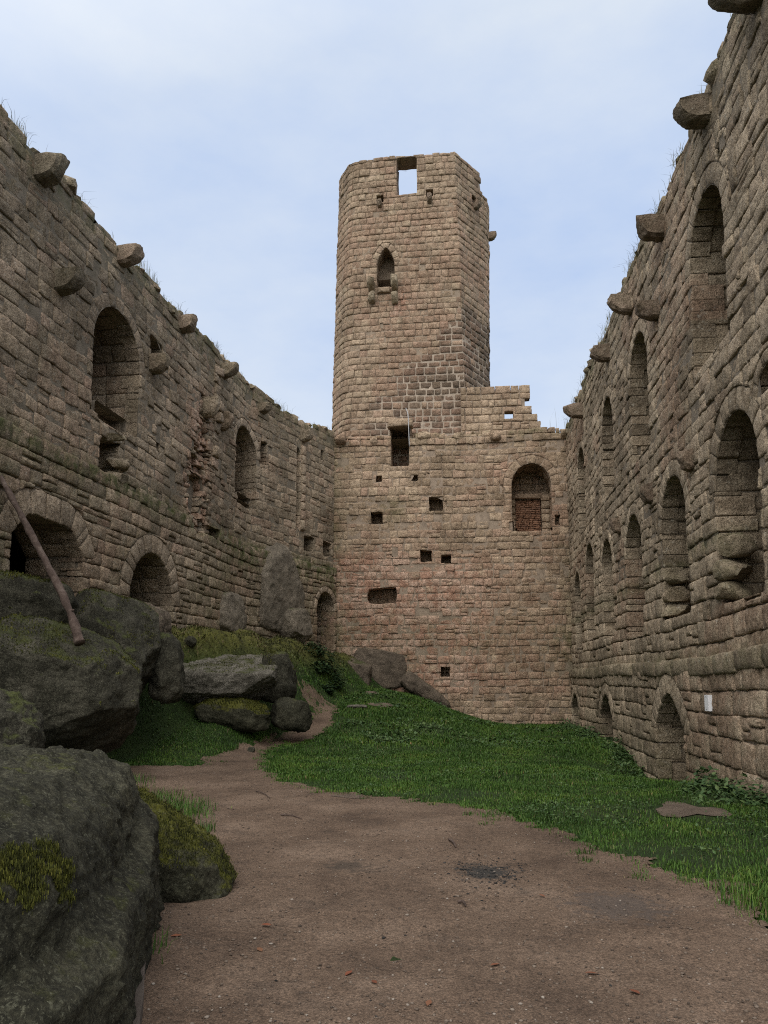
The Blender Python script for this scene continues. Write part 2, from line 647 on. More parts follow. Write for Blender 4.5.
def stone_mat(name, pal, dark=0.55, moss_col=(0.075, 0.085, 0.03), red_col=(0.40, 0.235, 0.165), mult=1.0):
    m, nt, b = new_mat(name)
    g = G(nt)
    r = g.attr('rnd')
    n = len(pal)
    base = g.ramp(r, [(i / (n - 1), tuple(c * mult * k for c, k in zip(col, (1.0, 0.995, 0.965)))) for i, col in enumerate(pal)])
    # broad weathering
    w = g.noise(0.55, 5, 0.62)
    base = g.mix(g.rng(w, 0.42, 0.63), base, g.mix(1.0, base, (dark, dark * 0.98, dark * 0.95), 'MULTIPLY'))
    # rain streaks
    st = g.noise(1.6, 5, 0.6, stretch=(1, 1, 0.12))
    base = g.mix(g.rng(st, 0.54, 0.74, 0, 0.45), base, g.mix(1.0, base, (0.5, 0.48, 0.46), 'MULTIPLY'))
    # red sandstone / old plaster
    rn = g.noise(2.2, 5, 0.65)
    redf = g.math('MULTIPLY', g.attr('red'), g.rng(rn, 0.34, 0.54))
    base = g.mix(redf, base, red_col)
    pl = g.noise(1.5, 6, 0.72, dist=0.5)
    plf = g.math('MULTIPLY', g.rng(g.attr('red'), 0.45, 0.9), g.rng(pl, 0.47, 0.56, 0, 0.9))
    base = g.mix(plf, base, (0.53, 0.375, 0.285))
    dk = g.noise(0.9, 6, 0.7, dist=0.8)
    base = g.mix(g.rng(dk, 0.54, 0.68, 0, 0.75), base, g.mix(1.0, base, (0.5, 0.47, 0.44), 'MULTIPLY'))
    # blotches inside a stone
    bl = g.noise(7, 5, 0.7)
    base = g.mix(g.rng(bl, 0.44, 0.64, 0, 0.9), base, g.mix(1.0, base, (0.55, 0.53, 0.51), 'MULTIPLY'))
    pit = g.noise(34, 4, 0.75)
    base = g.mix(g.rng(pit, 0.56, 0.68, 0, 0.7), base, g.mix(1.0, base, (0.4, 0.38, 0.36), 'MULTIPLY'))
    # pale lichen
    li = g.noise(11, 5, 0.75)
    base = g.mix(g.rng(li, 0.58, 0.70, 0, 0.5), base, (0.36 * mult, 0.345 * mult, 0.295 * mult))
    # moss and algae
    mo = g.noise(3.2, 5, 0.7)
    mf = g.math('MULTIPLY', g.attr('moss'), g.rng(mo, 0.36, 0.6))
    base = g.mix(mf, base, moss_col)
    # grain
    gr = g.noise(85, 3, 0.7)
    base = g.mix(1.0, base, g.ramp(gr, [(0.25, (0.66,) * 3), (0.5, (1.05,) * 3), (0.75, (1.4,) * 3)]), 'MULTIPLY')
    nt.links.new(base, b.inputs['Base Color'])
    hb = g.math('ADD', g.math('MULTIPLY', g.noise(14, 6, 0.65), 1.0), g.math('MULTIPLY', gr, 0.18))
    hb = g.math('SUBTRACT', hb, g.math('MULTIPLY', g.rng(pit, 0.54, 0.7), 0.3))
    g.bump(hb, 0.9, 0.06, b)
    return m


def mortar_mat(name, col, dark=0.5):
    m, nt, b = new_mat(name)
    g = G(nt)
    n = g.noise(4, 5, 0.7)
    c = g.mix(g.rng(n, 0.35, 0.7), col, tuple(x * dark for x in col))
    mf = g.math('MULTIPLY', g.attr('moss'), g.rng(g.noise(3.2, 5, 0.7), 0.36, 0.6))
    c = g.mix(mf, c, (0.06, 0.07, 0.025))
    nt.links.new(c, b.inputs['Base Color'])
    g.bump(g.noise(45, 5, 0.7), 0.8, 0.02, b)
    return m


PAL_RIGHT = [(0.17, 0.136, 0.10), (0.28, 0.228, 0.168), (0.225, 0.183, 0.137), (0.34, 0.275, 0.205), (0.25, 0.195, 0.145)]
PAL_LEFT = [(0.175, 0.14, 0.105), (0.27, 0.215, 0.16), (0.225, 0.18, 0.137), (0.325, 0.255, 0.19), (0.28, 0.203, 0.155)]
PAL_BACK = [(0.30, 0.225, 0.16), (0.38, 0.29, 0.21), (0.33, 0.24, 0.175), (0.43, 0.33, 0.24), (0.37, 0.255, 0.19)]
PAL_TOWER = [(0.27, 0.195, 0.145), (0.37, 0.28, 0.205), (0.32, 0.235, 0.175), (0.41, 0.32, 0.235), (0.36, 0.25, 0.19)]
M_right = stone_mat('weathered_grey_sandstone', PAL_RIGHT, mult=1.62)
M_left = stone_mat('weathered_brown_sandstone', PAL_LEFT, mult=1.52)
M_back = stone_mat('pinkish_sandstone', PAL_BACK, dark=0.66, mult=1.22)
M_tower = stone_mat('tower_sandstone', PAL_TOWER, dark=0.7, mult=1.15)
M_dkmort = mortar_mat('old_grey_mortar', (0.235, 0.195, 0.15), 0.45)
M_bkmort = mortar_mat('old_tan_mortar', (0.34, 0.265, 0.20), 0.55)
M_ltmort = mortar_mat('repointed_pale_mortar', (0.44, 0.36, 0.285), 0.55)
M_brick = stone_mat('broken_red_sandstone', [(0.36, 0.19, 0.12), (0.42, 0.24, 0.16), (0.30, 0.17, 0.12)], dark=0.7)
M_tower_dark = stone_mat('dark_tower_sandstone', [(0.15, 0.11, 0.085), (0.2, 0.15, 0.115), (0.25, 0.185, 0.14), (0.19, 0.14, 0.11)], dark=0.8)
M_corbel = stone_mat('red_grey_corbel_stone', [(0.25, 0.19, 0.15), (0.30, 0.225, 0.175), (0.24, 0.20, 0.155)], dark=0.7)


def rock_mat(name, base_cols, moss=0.5, lichen=0.4, moss_col=(0.055, 0.062, 0.018), bump=1.0):
    m, nt, b = new_mat(name)
    g = G(nt)
    c = g.ramp(g.noise(1.8, 6, 0.65), [(0.3, base_cols[0]), (0.5, base_cols[1]), (0.7, base_cols[2])])
    fine = g.noise(30, 5, 0.75)
    c = g.mix(1.0, c, g.ramp(fine, [(0.3, (0.3,) * 3), (0.5, (0.9,) * 3), (0.7, (1.9,) * 3)]), 'MULTIPLY')
    up = g.normal_z()
    mn = g.noise(2.6, 6, 0.7)
    mfac = g.math('ADD', g.math('MULTIPLY', up, 0.34), mn)
    mf = g.rng(mfac, 0.92 - 0.42 * moss, 1.06 - 0.42 * moss, 0, 0.92)
    mcol = g.ramp(g.noise(26, 4, 0.7), [(0.3, tuple(x * 0.55 for x in moss_col)), (0.7, tuple(x * 1.5 for x in moss_col))])
    c = g.mix(mf, c, mcol)
    li = g.noise(19, 5, 0.75)
    c = g.mix(g.rng(li, 0.56, 0.68, 0, lichen), c, (0.17, 0.17, 0.12))
    fl = g.noise(55, 3, 0.7)
    c = g.mix(g.rng(fl, 0.57, 0.66, 0, min(1, lichen * 1.5)), c, (0.17, 0.168, 0.118))
    c = g.mix(g.rng(fl, 0.40, 0.33, 0, 0.7), c, (0.012, 0.012, 0.008))
    nt.links.new(c, b.inputs['Base Color'])
    h = g.math('ADD', g.math('MULTIPLY', g.noise(9, 8, 0.72), 1.0), g.math('MULTIPLY', g.noise(60, 4, 0.7), 0.35))
    h = g.math('ADD', h, g.math('MULTIPLY', mf, 0.25))
    g.bump(h, min(1.0, bump), 0.05 * bump, b)
    return m


GRN = [(0.018, 0.0165, 0.0115), (0.042, 0.039, 0.028), (0.095, 0.087, 0.065)]
M_rock = rock_mat('mossy_granite', GRN, 0.5, 0.35)
M_rock_dark = rock_mat('dark_lichened_granite', [(0.016, 0.015, 0.0095), (0.036, 0.034, 0.022), (0.078, 0.073, 0.048)], 0.2, 0.34, moss_col=(0.06, 0.063, 0.018))
M_rock_moss = rock_mat('thickly_mossed_rock', [(0.02, 0.02, 0.012), (0.04, 0.039, 0.024), (0.085, 0.08, 0.055)], 0.78, 0.3, moss_col=(0.085, 0.085, 0.012))
M_rock_pale = rock_mat('bare_grey_granite', [(0.085, 0.077, 0.062), (0.14, 0.127, 0.105), (0.22, 0.20, 0.17)], 0.3, 0.4)
M_rock_wall = rock_mat('pale_brown_bedrock', [(0.10, 0.083, 0.064), (0.165, 0.138, 0.106), (0.25, 0.208, 0.16)], 0.3, 0.3, moss_col=(0.06, 0.066, 0.024), bump=1.0)
M_rock_brown = rock_mat('brown_bedrock', [(0.065, 0.05, 0.038), (0.11, 0.086, 0.065), (0.18, 0.14, 0.105)], 0.4, 0.3, moss_col=(0.06, 0.066, 0.024), bump=1.0)

# ------------------------------------------------------------------ wall layout in plan
r_ = ray(467, 683)
T = r_[:2] / np.linalg.norm(r_[:2])
Cr = at_z(574, 725, 0)[:2]
back_probe = Poly([Cr - np.array([T[1], -T[0]]) * 12, Cr])
ul_, _ = back_probe.pix(334, 540)
Cl = back_probe.P(np.array([ul_]), np.array([5.0]), np.array([0.0]))[0, :2]
TOP = 11.62

RIGHT = Poly([Cr, Cr - T * 27])
BACK = Poly([Cl, Cr])
LEFT = Poly([(-4.6 - 0.172 * 22.5, 3.4), (-4.6, 25.9), tuple(Cl)])

# ------------------------------------------------------------------ terrain
def wall_x(y):
    return np.interp(y, [3.4, 25.9, Cl[1]], [-4.6 - 0.172 * 22.5, -4.6, Cl[0]])


def right_x(y):
    return Cr[0] + (np.asarray(y) - Cr[1]) * T[0] / T[1]


def tz(x, y):
    x = np.asarray(x, float); y = np.asarray(y, float)
    w = x - wall_x(y)
    lawn = 1.35 * S((y - 17) / 13) * S((5.0 - x) / 5.5)
    verge = 1.05 * S((y - 15) / 6) * S((3.3 - w) / 1.5)
    z = np.maximum(lawn, verge)
    wt = np.interp(y, [10, 16, 19, 21, 24, 27, 31], [0.2, 0.3, 0.3, 1.2, 1.6, 1.4, 0.8])
    wf = np.interp(y, [10, 16, 19, 21, 24, 27, 31], [1.0, 1.2, 1.3, 2.6, 3.3, 3.0, 2.4])
    M = 1 - S((w - wt) / (wf - wt))
    M = M * S((y - 8.5) / 5)
    top = np.interp(y, [12, 17, 22, 27, 31], [2.5, 2.95, 2.95, 2.85, 2.45])
    z = z + np.maximum(0, top - z) * M
    # sunken threshold by the first right-hand doorway
    z = z - 0.55 * np.exp(-(((y - 16.7) / 2.5) ** 2) - ((x - right_x(y)) / 1.6) ** 2)
    z = z + 0.035 * n2(x * 0.6, y * 0.6, 3) + 0.012 * n2(x * 2.3, y * 2.3, 4)
    z = z + M * (0.2 * n2(x * 1.2, y * 1.2, 8) + 0.10 * n2(x * 3.5, y * 3.5, 9))
    return z


def ground(px, py):
    r = ray(px, py)
    t = np.linspace(2.5, 34, 1600)
    P = EYE + r * t[:, None]
    hit = P[:, 2] < tz(P[:, 0], P[:, 1])
    k = int(np.argmax(hit)) if hit.any() else len(t) - 1
    return P[k]


# ------------------------------------------------------------------ zones (moss / red masks are the stone's own growth and colour)
def warp_fn(s):
    def w(U, V):
        return U + 0.03 * n2(U * 0.5, V * 0.5, s, 2), V + 0.05 * n2(U * 0.35, V * 0.5, s + 3, 2)
    return w


def wall_build(surf, name, label, mats, u0, u1, v0, top, openings, hr, lr, zone, doff, warp, knots=(), split=0.07, gap=0.012,
               rim=0.03, spread=0.022, mort_d=-0.05, nx=5, ny=4, rough=0.006, jit=0.012, origin=None, cat='wall', skip=None, mat_of=None, extra=None, style=None, mort_fn=None, th=1.8):
    root = empty(name, origin if origin is not None else surf.P(np.array([(u0 + u1) / 2]), np.array([0.0]), np.array([0.0]))[0])
    tag(root, label, cat, kind='thing')
    acc = Acc()
    holes = [o.hole for o in openings]
    for (a, e, b, t) in courses(u0, u1, v0, 14 if not callable(top) else max(top(u) for u in np.linspace(u0, u1, 60)) + 0.3, hr, lr, split):
        uc, vc = (a + e) / 2, (b + t) / 2
        lim = top(uc) + rng.uniform(-0.05, 0.05)
        if t > lim:
            if rng.random() < 0.12: lim -= 0.2
            t = lim
            if t - b < 0.10: continue
            vc = (b + t) / 2
        if skip is not None and skip(uc, vc): continue
        # a block that would straddle a plan corner bends around it
        d = doff(uc, vc) + rng.normal(0, spread)
        if rng.random() < 0.03: d += mort_d * 0.6
        rm, gp, jt = (rim, gap, jit) if style is None else style(uc, vc)
        stone(acc, surf, [(a, b), (e, b), (e, t), (a, t)], depth_off=d, holes=holes, warp=warp, zone=zone, knots=knots, gap=gp,
              rim=rm, nx=nx, ny=ny, rough=rough, jit=jt, mat=0 if mat_of is None else mat_of(uc, vc))
    hin = [o.hole_in for o in openings]
    md = mort_d
    backing(acc, surf, u0, u1, v0, lambda u: top(u) - 0.16, md, hin, zone=zone, extra_u=knots, off=doff if mort_fn is None else (lambda u_, v_: doff(u_, v_) + mort_fn(u_, v_)))
    # wall top and rear face, set deep on the long walls to darken openings
    us = np.linspace(u0, u1, 80)
    tv = np.array([top(u) for u in us]) - 0.16
    a = surf.P(us, tv, np.full(80, md)); bq = surf.P(us, tv, np.full(80, -th)); cq = surf.P(us, np.full(80, v0), np.full(80, -th))
    fs = [(i, i + 1, 80 + i + 1, 80 + i) for i in range(79)] + [(80 + i, 80 + i + 1, 160 + i + 1, 160 + i) for i in range(79)]
    acc.add(np.vstack([a, bq, cq]), fs, 0.5, 0.5, 0, 1)
    for k in (0, 79):      # added end faces keep light out of the unseen hollow behind the openings
        e4 = surf.P(np.full(4, us[k]), np.array([v0, v0, tv[k], tv[k]]), np.array([md - 0.05, -th, -th, md - 0.05]))
        acc.add(e4, [(0, 1, 2, 3)], 0.5, 0.2, 0, 1)
    if extra: extra(acc)
    acc.build('stonework', mats, root)
    return root


def corbel(surf, parent, u, v, wd=0.34, out=0.55, hh=0.42, mats=None, label=None, rot=0.0, front=0.0):
    """quarter-round corbel stone: flat top, rounded underside"""
    prof = [(-0.25, 0), (out, 0), (out, -hh * 0.28)]
    for k in range(1, 7):
        a = k / 6 * math.pi / 2
        prof.append((out - out * 0.85 * (1 - math.cos(a)), -hh * 0.28 - hh * 0.72 * math.sin(a)))
    prof.append((-0.25, -hh))
    prof = np.array(prof)
    nseg = 6
    V, faces = [], []
    ws = np.linspace(-0.5, 0.5, nseg)
    m = len(prof)
    for k, wv in enumerate(ws):
        sc_ = 1 - 0.10 * (abs(wv) * 2) ** 6
        cu = np.full(m, u + wv * wd)
        V.append(surf.P(cu, v + prof[:, 1] * sc_ - hh * 0.04 * (1 - sc_) * 10 * 0 + rot * prof[:, 0], front + prof[:, 0] * sc_))
    V = np.vstack(V)
    nz = fbm(V * 5 + rng.uniform(0, 50), 3)[:, None]
    V = V + nz * np.array([[0.016, 0.016, 0.016]]) + rng.normal(0, 0.004, V.shape)
    for k in range(nseg - 1):
        for j in range(m):
            a, b = k * m + j, k * m + (j + 1) % m
            faces.append((a, b, b + m, a + m))
    faces.append(tuple(range(m))[::-1])
    faces.append(tuple(range((nseg - 1) * m, nseg * m)))
    bm = bmesh.new()
    vs = [bm.verts.new(p) for p in V]
    for f in faces: bm.faces.new([vs[i] for i in f])
    bmesh.ops.bevel(bm, geom=[e for e in bm.edges if len(e.link_faces) == 2 and e.calc_face_angle(0) > 0.6], offset=0.018, segments=2, affect='EDGES')
    bmesh.ops.triangulate(bm, faces=[f for f in bm.faces if len(f.verts) > 4])
    bmesh.ops.subdivide_edges(bm, edges=bm.edges[:], cuts=2, use_grid_fill=True)
    bm.verts.ensure_lookup_table()
    for i, q in enumerate(bm.verts): q.index = i
    Vn = np.array([q.co[:] for q in bm.verts]); fn = [tuple(q.index for q in f.verts) for f in bm.faces]
    bm.free()
    sd = rng.uniform(0, 90)
    ctr = Vn.mean(0)
    for q in range(5):      # broken corners
        nv = rng.normal(0, 1, 3); nv /= np.linalg.norm(nv)
        pr = (Vn - ctr) @ nv
        Vn = Vn - nv * (np.maximum(pr - pr.max() * rng.uniform(0.72, 0.93), 0) * 0.9)[:, None]
    dr = (Vn - ctr) / (np.linalg.norm(Vn - ctr, axis=1, keepdims=True) + 1e-9)
    Vn = Vn + dr * (0.022 * fbm(Vn * 6 + sd, 3, 3) + 0.012 * fbm(Vn * 18 + sd, 2, 7))[:, None]
    o = link_mesh('corbel', Vn, fn, mats or [M_corbel], parent, None, {'rnd': np.full(len(Vn), rng.random()), 'moss': np.full(len(Vn), 0.15), 'red': np.zeros(len(Vn))}, None, True)
    o.data.set_sharp_from_angle(angle=R(32))
    if label: o['label'] = label
    return o


def lump(acc, c, r, seed, flat=0.8, sub=2):
    """rough loose stone"""
    bm = bmesh.new()
    bmesh.ops.create_icosphere(bm, subdivisions=sub, radius=1)
    V = np.array([v.co[:] for v in bm.verts])
    f = [tuple(v.index for v in p.verts) for p in bm.faces]
    bm.free()
    V = V / (np.abs(V) ** 5).sum(1, keepdims=True) ** 0.2
    for q in range(7):
        nv = rng.normal(0, 1, 3); nv /= np.linalg.norm(nv)
        V = V - nv * (np.maximum(V @ nv - rng.uniform(0.62, 0.95), 0) * 0.97)[:, None]
    V = V * (1 + 0.10 * fbm(V * 1.7 + seed * 7.1, 3)[:, None])
    a = rng.uniform(0, 6.28)
    ca, sa = math.cos(a), math.sin(a)
    V = V * np.asarray(r)
    V = V @ np.array([[ca, sa, 0], [-sa, ca, 0], [0, 0, 1]])
    acc.add(V + np.asarray(c), f, rng.random(), 0.35, 0)


def loose(name, parent, mats, c, r, sub=3, red=0.0):
    acc = Acc()
    lump(acc, c, r, rng.uniform(0, 99), sub=sub)
    for p in acc.at['red']: p[:] = red
    o = acc.build(name, mats, parent)
    o.data.set_sharp_from_angle(angle=R(38))
    return o


def coping(surf, parent, u0, u1, top, mats, step=0.5, r=(0.2, 0.34)):
    u = u0
    while u < u1:
        rr = rng.uniform(*r)
        c = surf.P(np.array([u]), np.array([top(u) - 0.05 + rng.uniform(-0.05, 0.06)]), np.array([-0.30 + rng.uniform(-0.08, 0.1)]))[0]
        loose('coping_stone', parent, mats, c, (rr * 1.05, rr * 0.85, rr * 0.5), 2)
        u += step * rng.uniform(0.6, 1.3)


# ================================================================== RIGHT WALL
def po(surf, kind, xl, yl, xr, ya, sill_px, ax=None, spring=None, **kw):
    """opening from picture measurements: left jamb (xl,yl at the spring), right jamb x, apex (ax,ya), sill (x,y)"""
    ul, vs = surf.pix(xl, yl)
    ur, _ = surf.pix(xr, yl)
    ax = (xl + xr) / 2 if ax is None else ax
    _, va = surf.pix(ax, ya)
    _, vb = surf.pix(*sill_px)
    return Opening(kind, ul, ur, vb, va, (None if (kind == 'round' and surf is not BACK) else vs) if spring is None and kind != 'rect' else spring, **kw)


def right_openings():
    W = 'arched_window'
    L = []
    def A(*a, **k): L.append(po(RIGHT, *a, **k))
    # ground-floor doorways
    A('pointed', 660, 728, 689, 693, (660, 780), 674, ring=0.42, depth=1.35, back=False, name='doorway')
    A('pointed', 603.3, 718, 616, 694, (603.3, 745), 609, ring=0.36, depth=1.35, back=False, name='doorway')
    A('pointed', 573.9, 708, 581.5, 693, (574, 726), 577.5, ring=0.3, depth=1.35, back=False, name='doorway')
    # middle storey
    A('round', 712.5, 446, 757, 410, (713, 607), 734, ring=0.36, depth=1.45, back=False, name=W)
    A('round', 659.5, 507, 685, 474, (659.5, 622), 673, ring=0.32, depth=1.45, back=False, name=W)
    A('round', 624.8, 537, 641, 513, (625, 640), 634, ring=0.28, depth=1.45, back=False, name=W)
    A('round', 601, 560, 611.8, 539, (601, 640), 606, ring=0.28, depth=1.45, back=False, name=W)
    A('round', 585, 557, 593, 543, (585, 640), 589, ring=0.2, depth=1.2, name=W)
    A('round', 574.3, 590, 580, 572, (574.3, 655), 577, ring=0.2, depth=1.2, name=W)
    # upper storey
    A('round', 687, 226, 722.5, 181, (722.5, 338), 708, ring=0.34, depth=1.45, back=False, name=W)
    A('round', 628.5, 362, 646.5, 329, (646, 448), 639, ring=0.3, depth=1.45, back=False, name=W)
    A('round', 601, 416, 611.8, 395, (611.5, 490), 607, ring=0.28, depth=1.45, back=False, name=W)
    A('round', 577, 462, 583.8, 447, (583.5, 530), 580.5, ring=0.24, depth=1.3, name=W)
    # small openings
    A('round', 715.5, 148, 724, 137, (715.5, 162), 719.5, ring=0.12, depth=0.6, name='wall_niche')
    A('round', 661, 260, 668.5, 254, (661, 271), 665, ring=0.1, depth=0.6, name='wall_niche')
    A('round', 754, 378, 779, 362, (754, 402), 766, ring=0.2, depth=0.7, name='wall_niche')
    return L


RO = right_openings()
_, V_LEDGE = RIGHT.pix(700, 659)
V_LEDGE = float(V_LEDGE)


def r_top(u):
    return TOP + 0.06 - 0.36 * float(S((u - 7) / 10)) + 0.10 * float(n2(u * 0.55, 0.0, 21, 3)) + 0.10 * (float(n2(u * 1.7, 3.0, 22, 1)) > 0.1)


def r_zone(U, V):
    t = np.exp(-np.abs(TOP - V) / 0.5) * 0.75
    ledge = 0.55 * np.exp(-((V - 3.95) / 0.16) ** 2) + 0.45 * np.exp(-((V - V_LEDGE) / 0.2) ** 2)
    foot = 0.5 * np.exp(-np.maximum(V, 0) / 0.8)
    return np.clip(t + ledge + foot * 0.7, 0, 1), 0.3 * (n2(U * 0.3, V * 0.3, 31) > 0.35)


def r_doff(u, v):
    if v < V_LEDGE - 0.3: return 0.10
    if v < V_LEDGE + 0.02: return 0.12
    return 0.0


right_wall = wall_build(RIGHT, 'castle_wall', 'tall ruined stone wall with three rows of arched openings and a white notice', [M_right, M_dkmort],
                        0.0, 26.5, -0.7, r_top, RO, lambda v: (0.31, 0.43) if v < 3.6 else (0.22, 0.34),
                        lambda v: (0.34, 0.74) if v < 3.6 else (0.26, 0.66), r_zone, r_doff, warp_fn(40), nx=6, ny=5,
                        rim=0.016, spread=0.011, gap=0.006, mort_d=-0.024, jit=0.022, split=0.14,
                        style=lambda u, v: (0.022, 0.008, 0.016) if v < 3.9 else (0.014, 0.006, 0.026), mort_fn=lambda u, v: -0.03 if v < 3.9 else 0.0, th=7.0)
for k, o in enumerate(RO):
    o.build(RIGHT, right_wall, [M_right, M_dkmort], front=0.10 if k < 3 else 0.0, course=(0.3, 0.44), ring_off=0.0)
coping(RIGHT, right_wall, 0.2, 26, r_top, [M_right], 0.8)

# string course: long sloping slabs set proud of the wall
acc = Acc()
u = 0.0
while u < 26.4:
    l = rng.uniform(0.7, 1.4)
    e = min(u + l, 26.45)
    stone(acc, RIGHT, [(u, V_LEDGE - 0.26), (e, V_LEDGE - 0.26), (e, V_LEDGE + 0.05), (u, V_LEDGE + 0.05)], depth_off=0.145 + rng.normal(0, 0.01), rim=0.03,
          gap=0.004, back=0.3, zone=lambda U, V: (np.full(np.shape(U), 0.35), np.zeros(np.shape(U))), warp=warp_fn(40), rough=0.01, rnd=rng.uniform(0, 0.35),
          holes=[RO[0].hole, RO[1].hole])
    u = e
acc.build('string_course', [M_right, M_dkmort], right_wall)

for (px, py, wd, out, hh) in [(757, -22, 0.34, 0.66, 0.42), (706, 101, 0.34, 0.52, 0.41), (661, 218, 0.34, 0.54, 0.46), (630, 296, 0.34, 0.54, 0.45),
                              (608, 346, 0.34, 0.52, 0.44), (582, 404, 0.36, 0.62, 0.5)]:
    u, v = RIGHT.pix(px, py)
    corbel(RIGHT, right_wall, u, v, wd, out, hh)
for (px, py, wd, out, hh) in [(656, 303, 0.34, 0.42, 0.36)]:
    u, v = RIGHT.pix(px, py)
    corbel(RIGHT, right_wall, u, v, wd, out, hh, label='reddish corbel above the tall upper window')
for (px, py, wd, out, hh) in [(691, 449, 0.30, 0.24, 0.40), (651, 485, 0.30, 0.24, 0.40), (619, 519, 0.30, 0.22, 0.40)]:
    u, v = RIGHT.pix(px, py)
    corbel(RIGHT, right_wall, u, v, wd, out, hh, mats=[M_tower_dark])
# broken rough jamb stones at the foot of the middle-storey windows
for k in (3, 4):
    o = RO[k]
    for j in range(3):
        c = RIGHT.P(np.array([o.ul + 0.04 + 0.06 * (2 - j)]), np.array([o.sill + 0.18 + 0.36 * (2 - j)]), np.array([-0.20]))[0]
        loose('broken_jamb_stone', right_wall, [M_right], c, (0.26, 0.26, 0.17))

# ================================================================== BACK WALL
def back_openings():
    L = []
    def A(*a, **k): L.append(po(BACK, *a, **k))
    A('rect', 391, 427, 409, 427, (400, 466), depth=4.5, name='slit_doorway')
    A('round', 511.5, 486, 551.5, 463, (530, 531), 530, ring=0.34, depth=1.5, name='arched_window')
    for (x0, x1, y0, y1) in [(370.5, 383, 512, 524), (429, 443, 497, 511), (376, 382, 476, 482), (411, 418, 475, 481), (420, 432, 550, 562),
                             (441, 451, 555, 563), (564, 569, 566, 577), (441, 450, 667, 677), (392, 398, 547, 557), (555, 560, 515, 525), (457, 462, 549, 553),
                             (509, 513, 522, 531), (349, 353, 505, 509), (486, 490, 586, 590)]:
        A('rect', x0, (y0 + y1) / 2, x1, y0, ((x0 + x1) / 2, y1), depth=0.75 if x1 - x0 > 8 else 0.4, name='beam_hole', ragged=0.02)
    A('rect', 368, 595, 396.5, 588, (382, 603.5), depth=0.8, name='broken_hole', ragged=0.05)
    return L


BO = back_openings()


def b_top(u):
    return TOP + 0.02 + 0.05 * float(n2(u * 0.8, 1.0, 51, 3))


def b_zone(U, V):
    f = u_frac = U / BACK.L
    moss = 0.55 * np.exp(-((U - 2.55) / 0.7) ** 2 - ((V - 8.6) / 0.6) ** 2) + 0.6 * np.exp(-U / 0.35) + 0.3 * np.exp(-(BACK.L - U) / 0.5) * (V < 7)
    moss = moss + 0.6 * np.exp(-((V - 3.3) / 1.1) ** 2) * (0.5 + 0.5 * n2(U * 0.9, V * 0.7, 55)) + 0.5 * np.exp(-np.abs(TOP - V) / 0.25) * (n2(U, V, 57) > -0.1)
    red = 1.0 * S((7.2 - V) / 1.3) * S((8.3 - U) / 3.6) * S((V - 0.8) / 1.0) + 0.35 * S((n2(U * 0.5, V * 0.5, 52) - 0.1) / 0.3)
    red = red + 0.6 * np.exp(-np.abs(V - TOP) / 0.3) * (U < 2.2)
    return np.clip(moss, 0, 0.8), np.clip(red, 0, 1)


back_wall = wall_build(BACK, 'castle_wall', 'pinkish stone end wall joining the two long walls below the tower', [M_back, M_bkmort],
                       -0.5, BACK.L + 0.5, -0.5, b_top, BO, (0.23, 0.36), (0.24, 0.54), b_zone, lambda u, v: 0.05 if v > TOP - 0.32 else 0.0, warp_fn(60), nx=4, ny=4,
                       rim=0.013, gap=0.007, spread=0.013, mort_d=-0.021, split=0.14, jit=0.024)
for k, o in enumerate(BO):
    q = o.build(BACK, back_wall, [M_back, M_bkmort], course=(0.3, 0.42))
# lintel of the slit and red brick infill in the big window
acc = Acc()
o = BO[0]
stone(acc, BACK, [(o.ul - 0.14, o.apex + 0.01), (o.ur + 0.16, o.apex + 0.01), (o.ur + 0.16, o.apex + 0.36), (o.ul - 0.14, o.apex + 0.36)], depth_off=0.10, rim=0.05, back=0.5, rnd=0.7)
acc.build('lintel', [M_back, M_bkmort], back_wall)
acc = Acc()
o = BO[1]
mid = o.ul + (o.ur - o.ul) * 0.47


class NB:
    def P(_, U, V, D): return BACK.P(U, V, -o.depth + 0.16 + np.asarray(D))


for (a, e, b, t) in courses(mid - 0.52, mid + 0.52, o.sill + 0.06, o.sill + 1.55, (0.07, 0.09), (0.2, 0.28), 0):
    if (a - mid) * 1.0 > 0.55 - 0.5 * ((b - o.sill)): pass
    stone(acc, NB(), [(a, b), (e, b), (e, t), (a, t)], rim=0.01, nx=3, ny=3, gap=0.006, jit=0.004, depth_off=rng.uniform(-0.01, 0.02))
acc.build('brick_infill', [M_brick, M_bkmort], back_wall)
acc = Acc()
for k, (u0, u1) in enumerate([(o.ul - 0.05, mid - 0.52), (mid + 0.52, o.ur + 0.05)]):
    v = o.sill
    while v < o.sill + 1.6:
        h = rng.uniform(0.2, 0.34)
        stone(acc, NB(), [(u0, v), (u1, v), (u1, v + h), (u0, v + h)], depth_off=0.22, nx=4, ny=3)
        v += h
stone(acc, NB(), [(mid - 0.6, o.sill + 1.57), (mid + 0.6, o.sill + 1.57), (mid + 0.6, o.sill + 1.8), (mid - 0.6, o.sill + 1.8)], depth_off=0.24)
acc.build('inner_door_frame', [M_back, M_bkmort], back_wall)
coping(BACK, back_wall, 3.4, BACK.L - 0.2, b_top, [M_back], 0.5, (0.16, 0.26))
for (px, py, wd, out, hh) in [(341, 436, 0.4, 0.35, 0.4), (495, 432, 0.42, 0.32, 0.42), (424, 432, 0.5, 0.14, 0.3), (374, 438, 0.3, 0.12, 0.3), (459, 433, 0.4, 0.12, 0.3), (566, 430, 0.4, 0.3, 0.35)]:
    u, v = BACK.pix(px, py)
    corbel(BACK, back_wall, u, v, wd, out, hh, mats=[M_back])

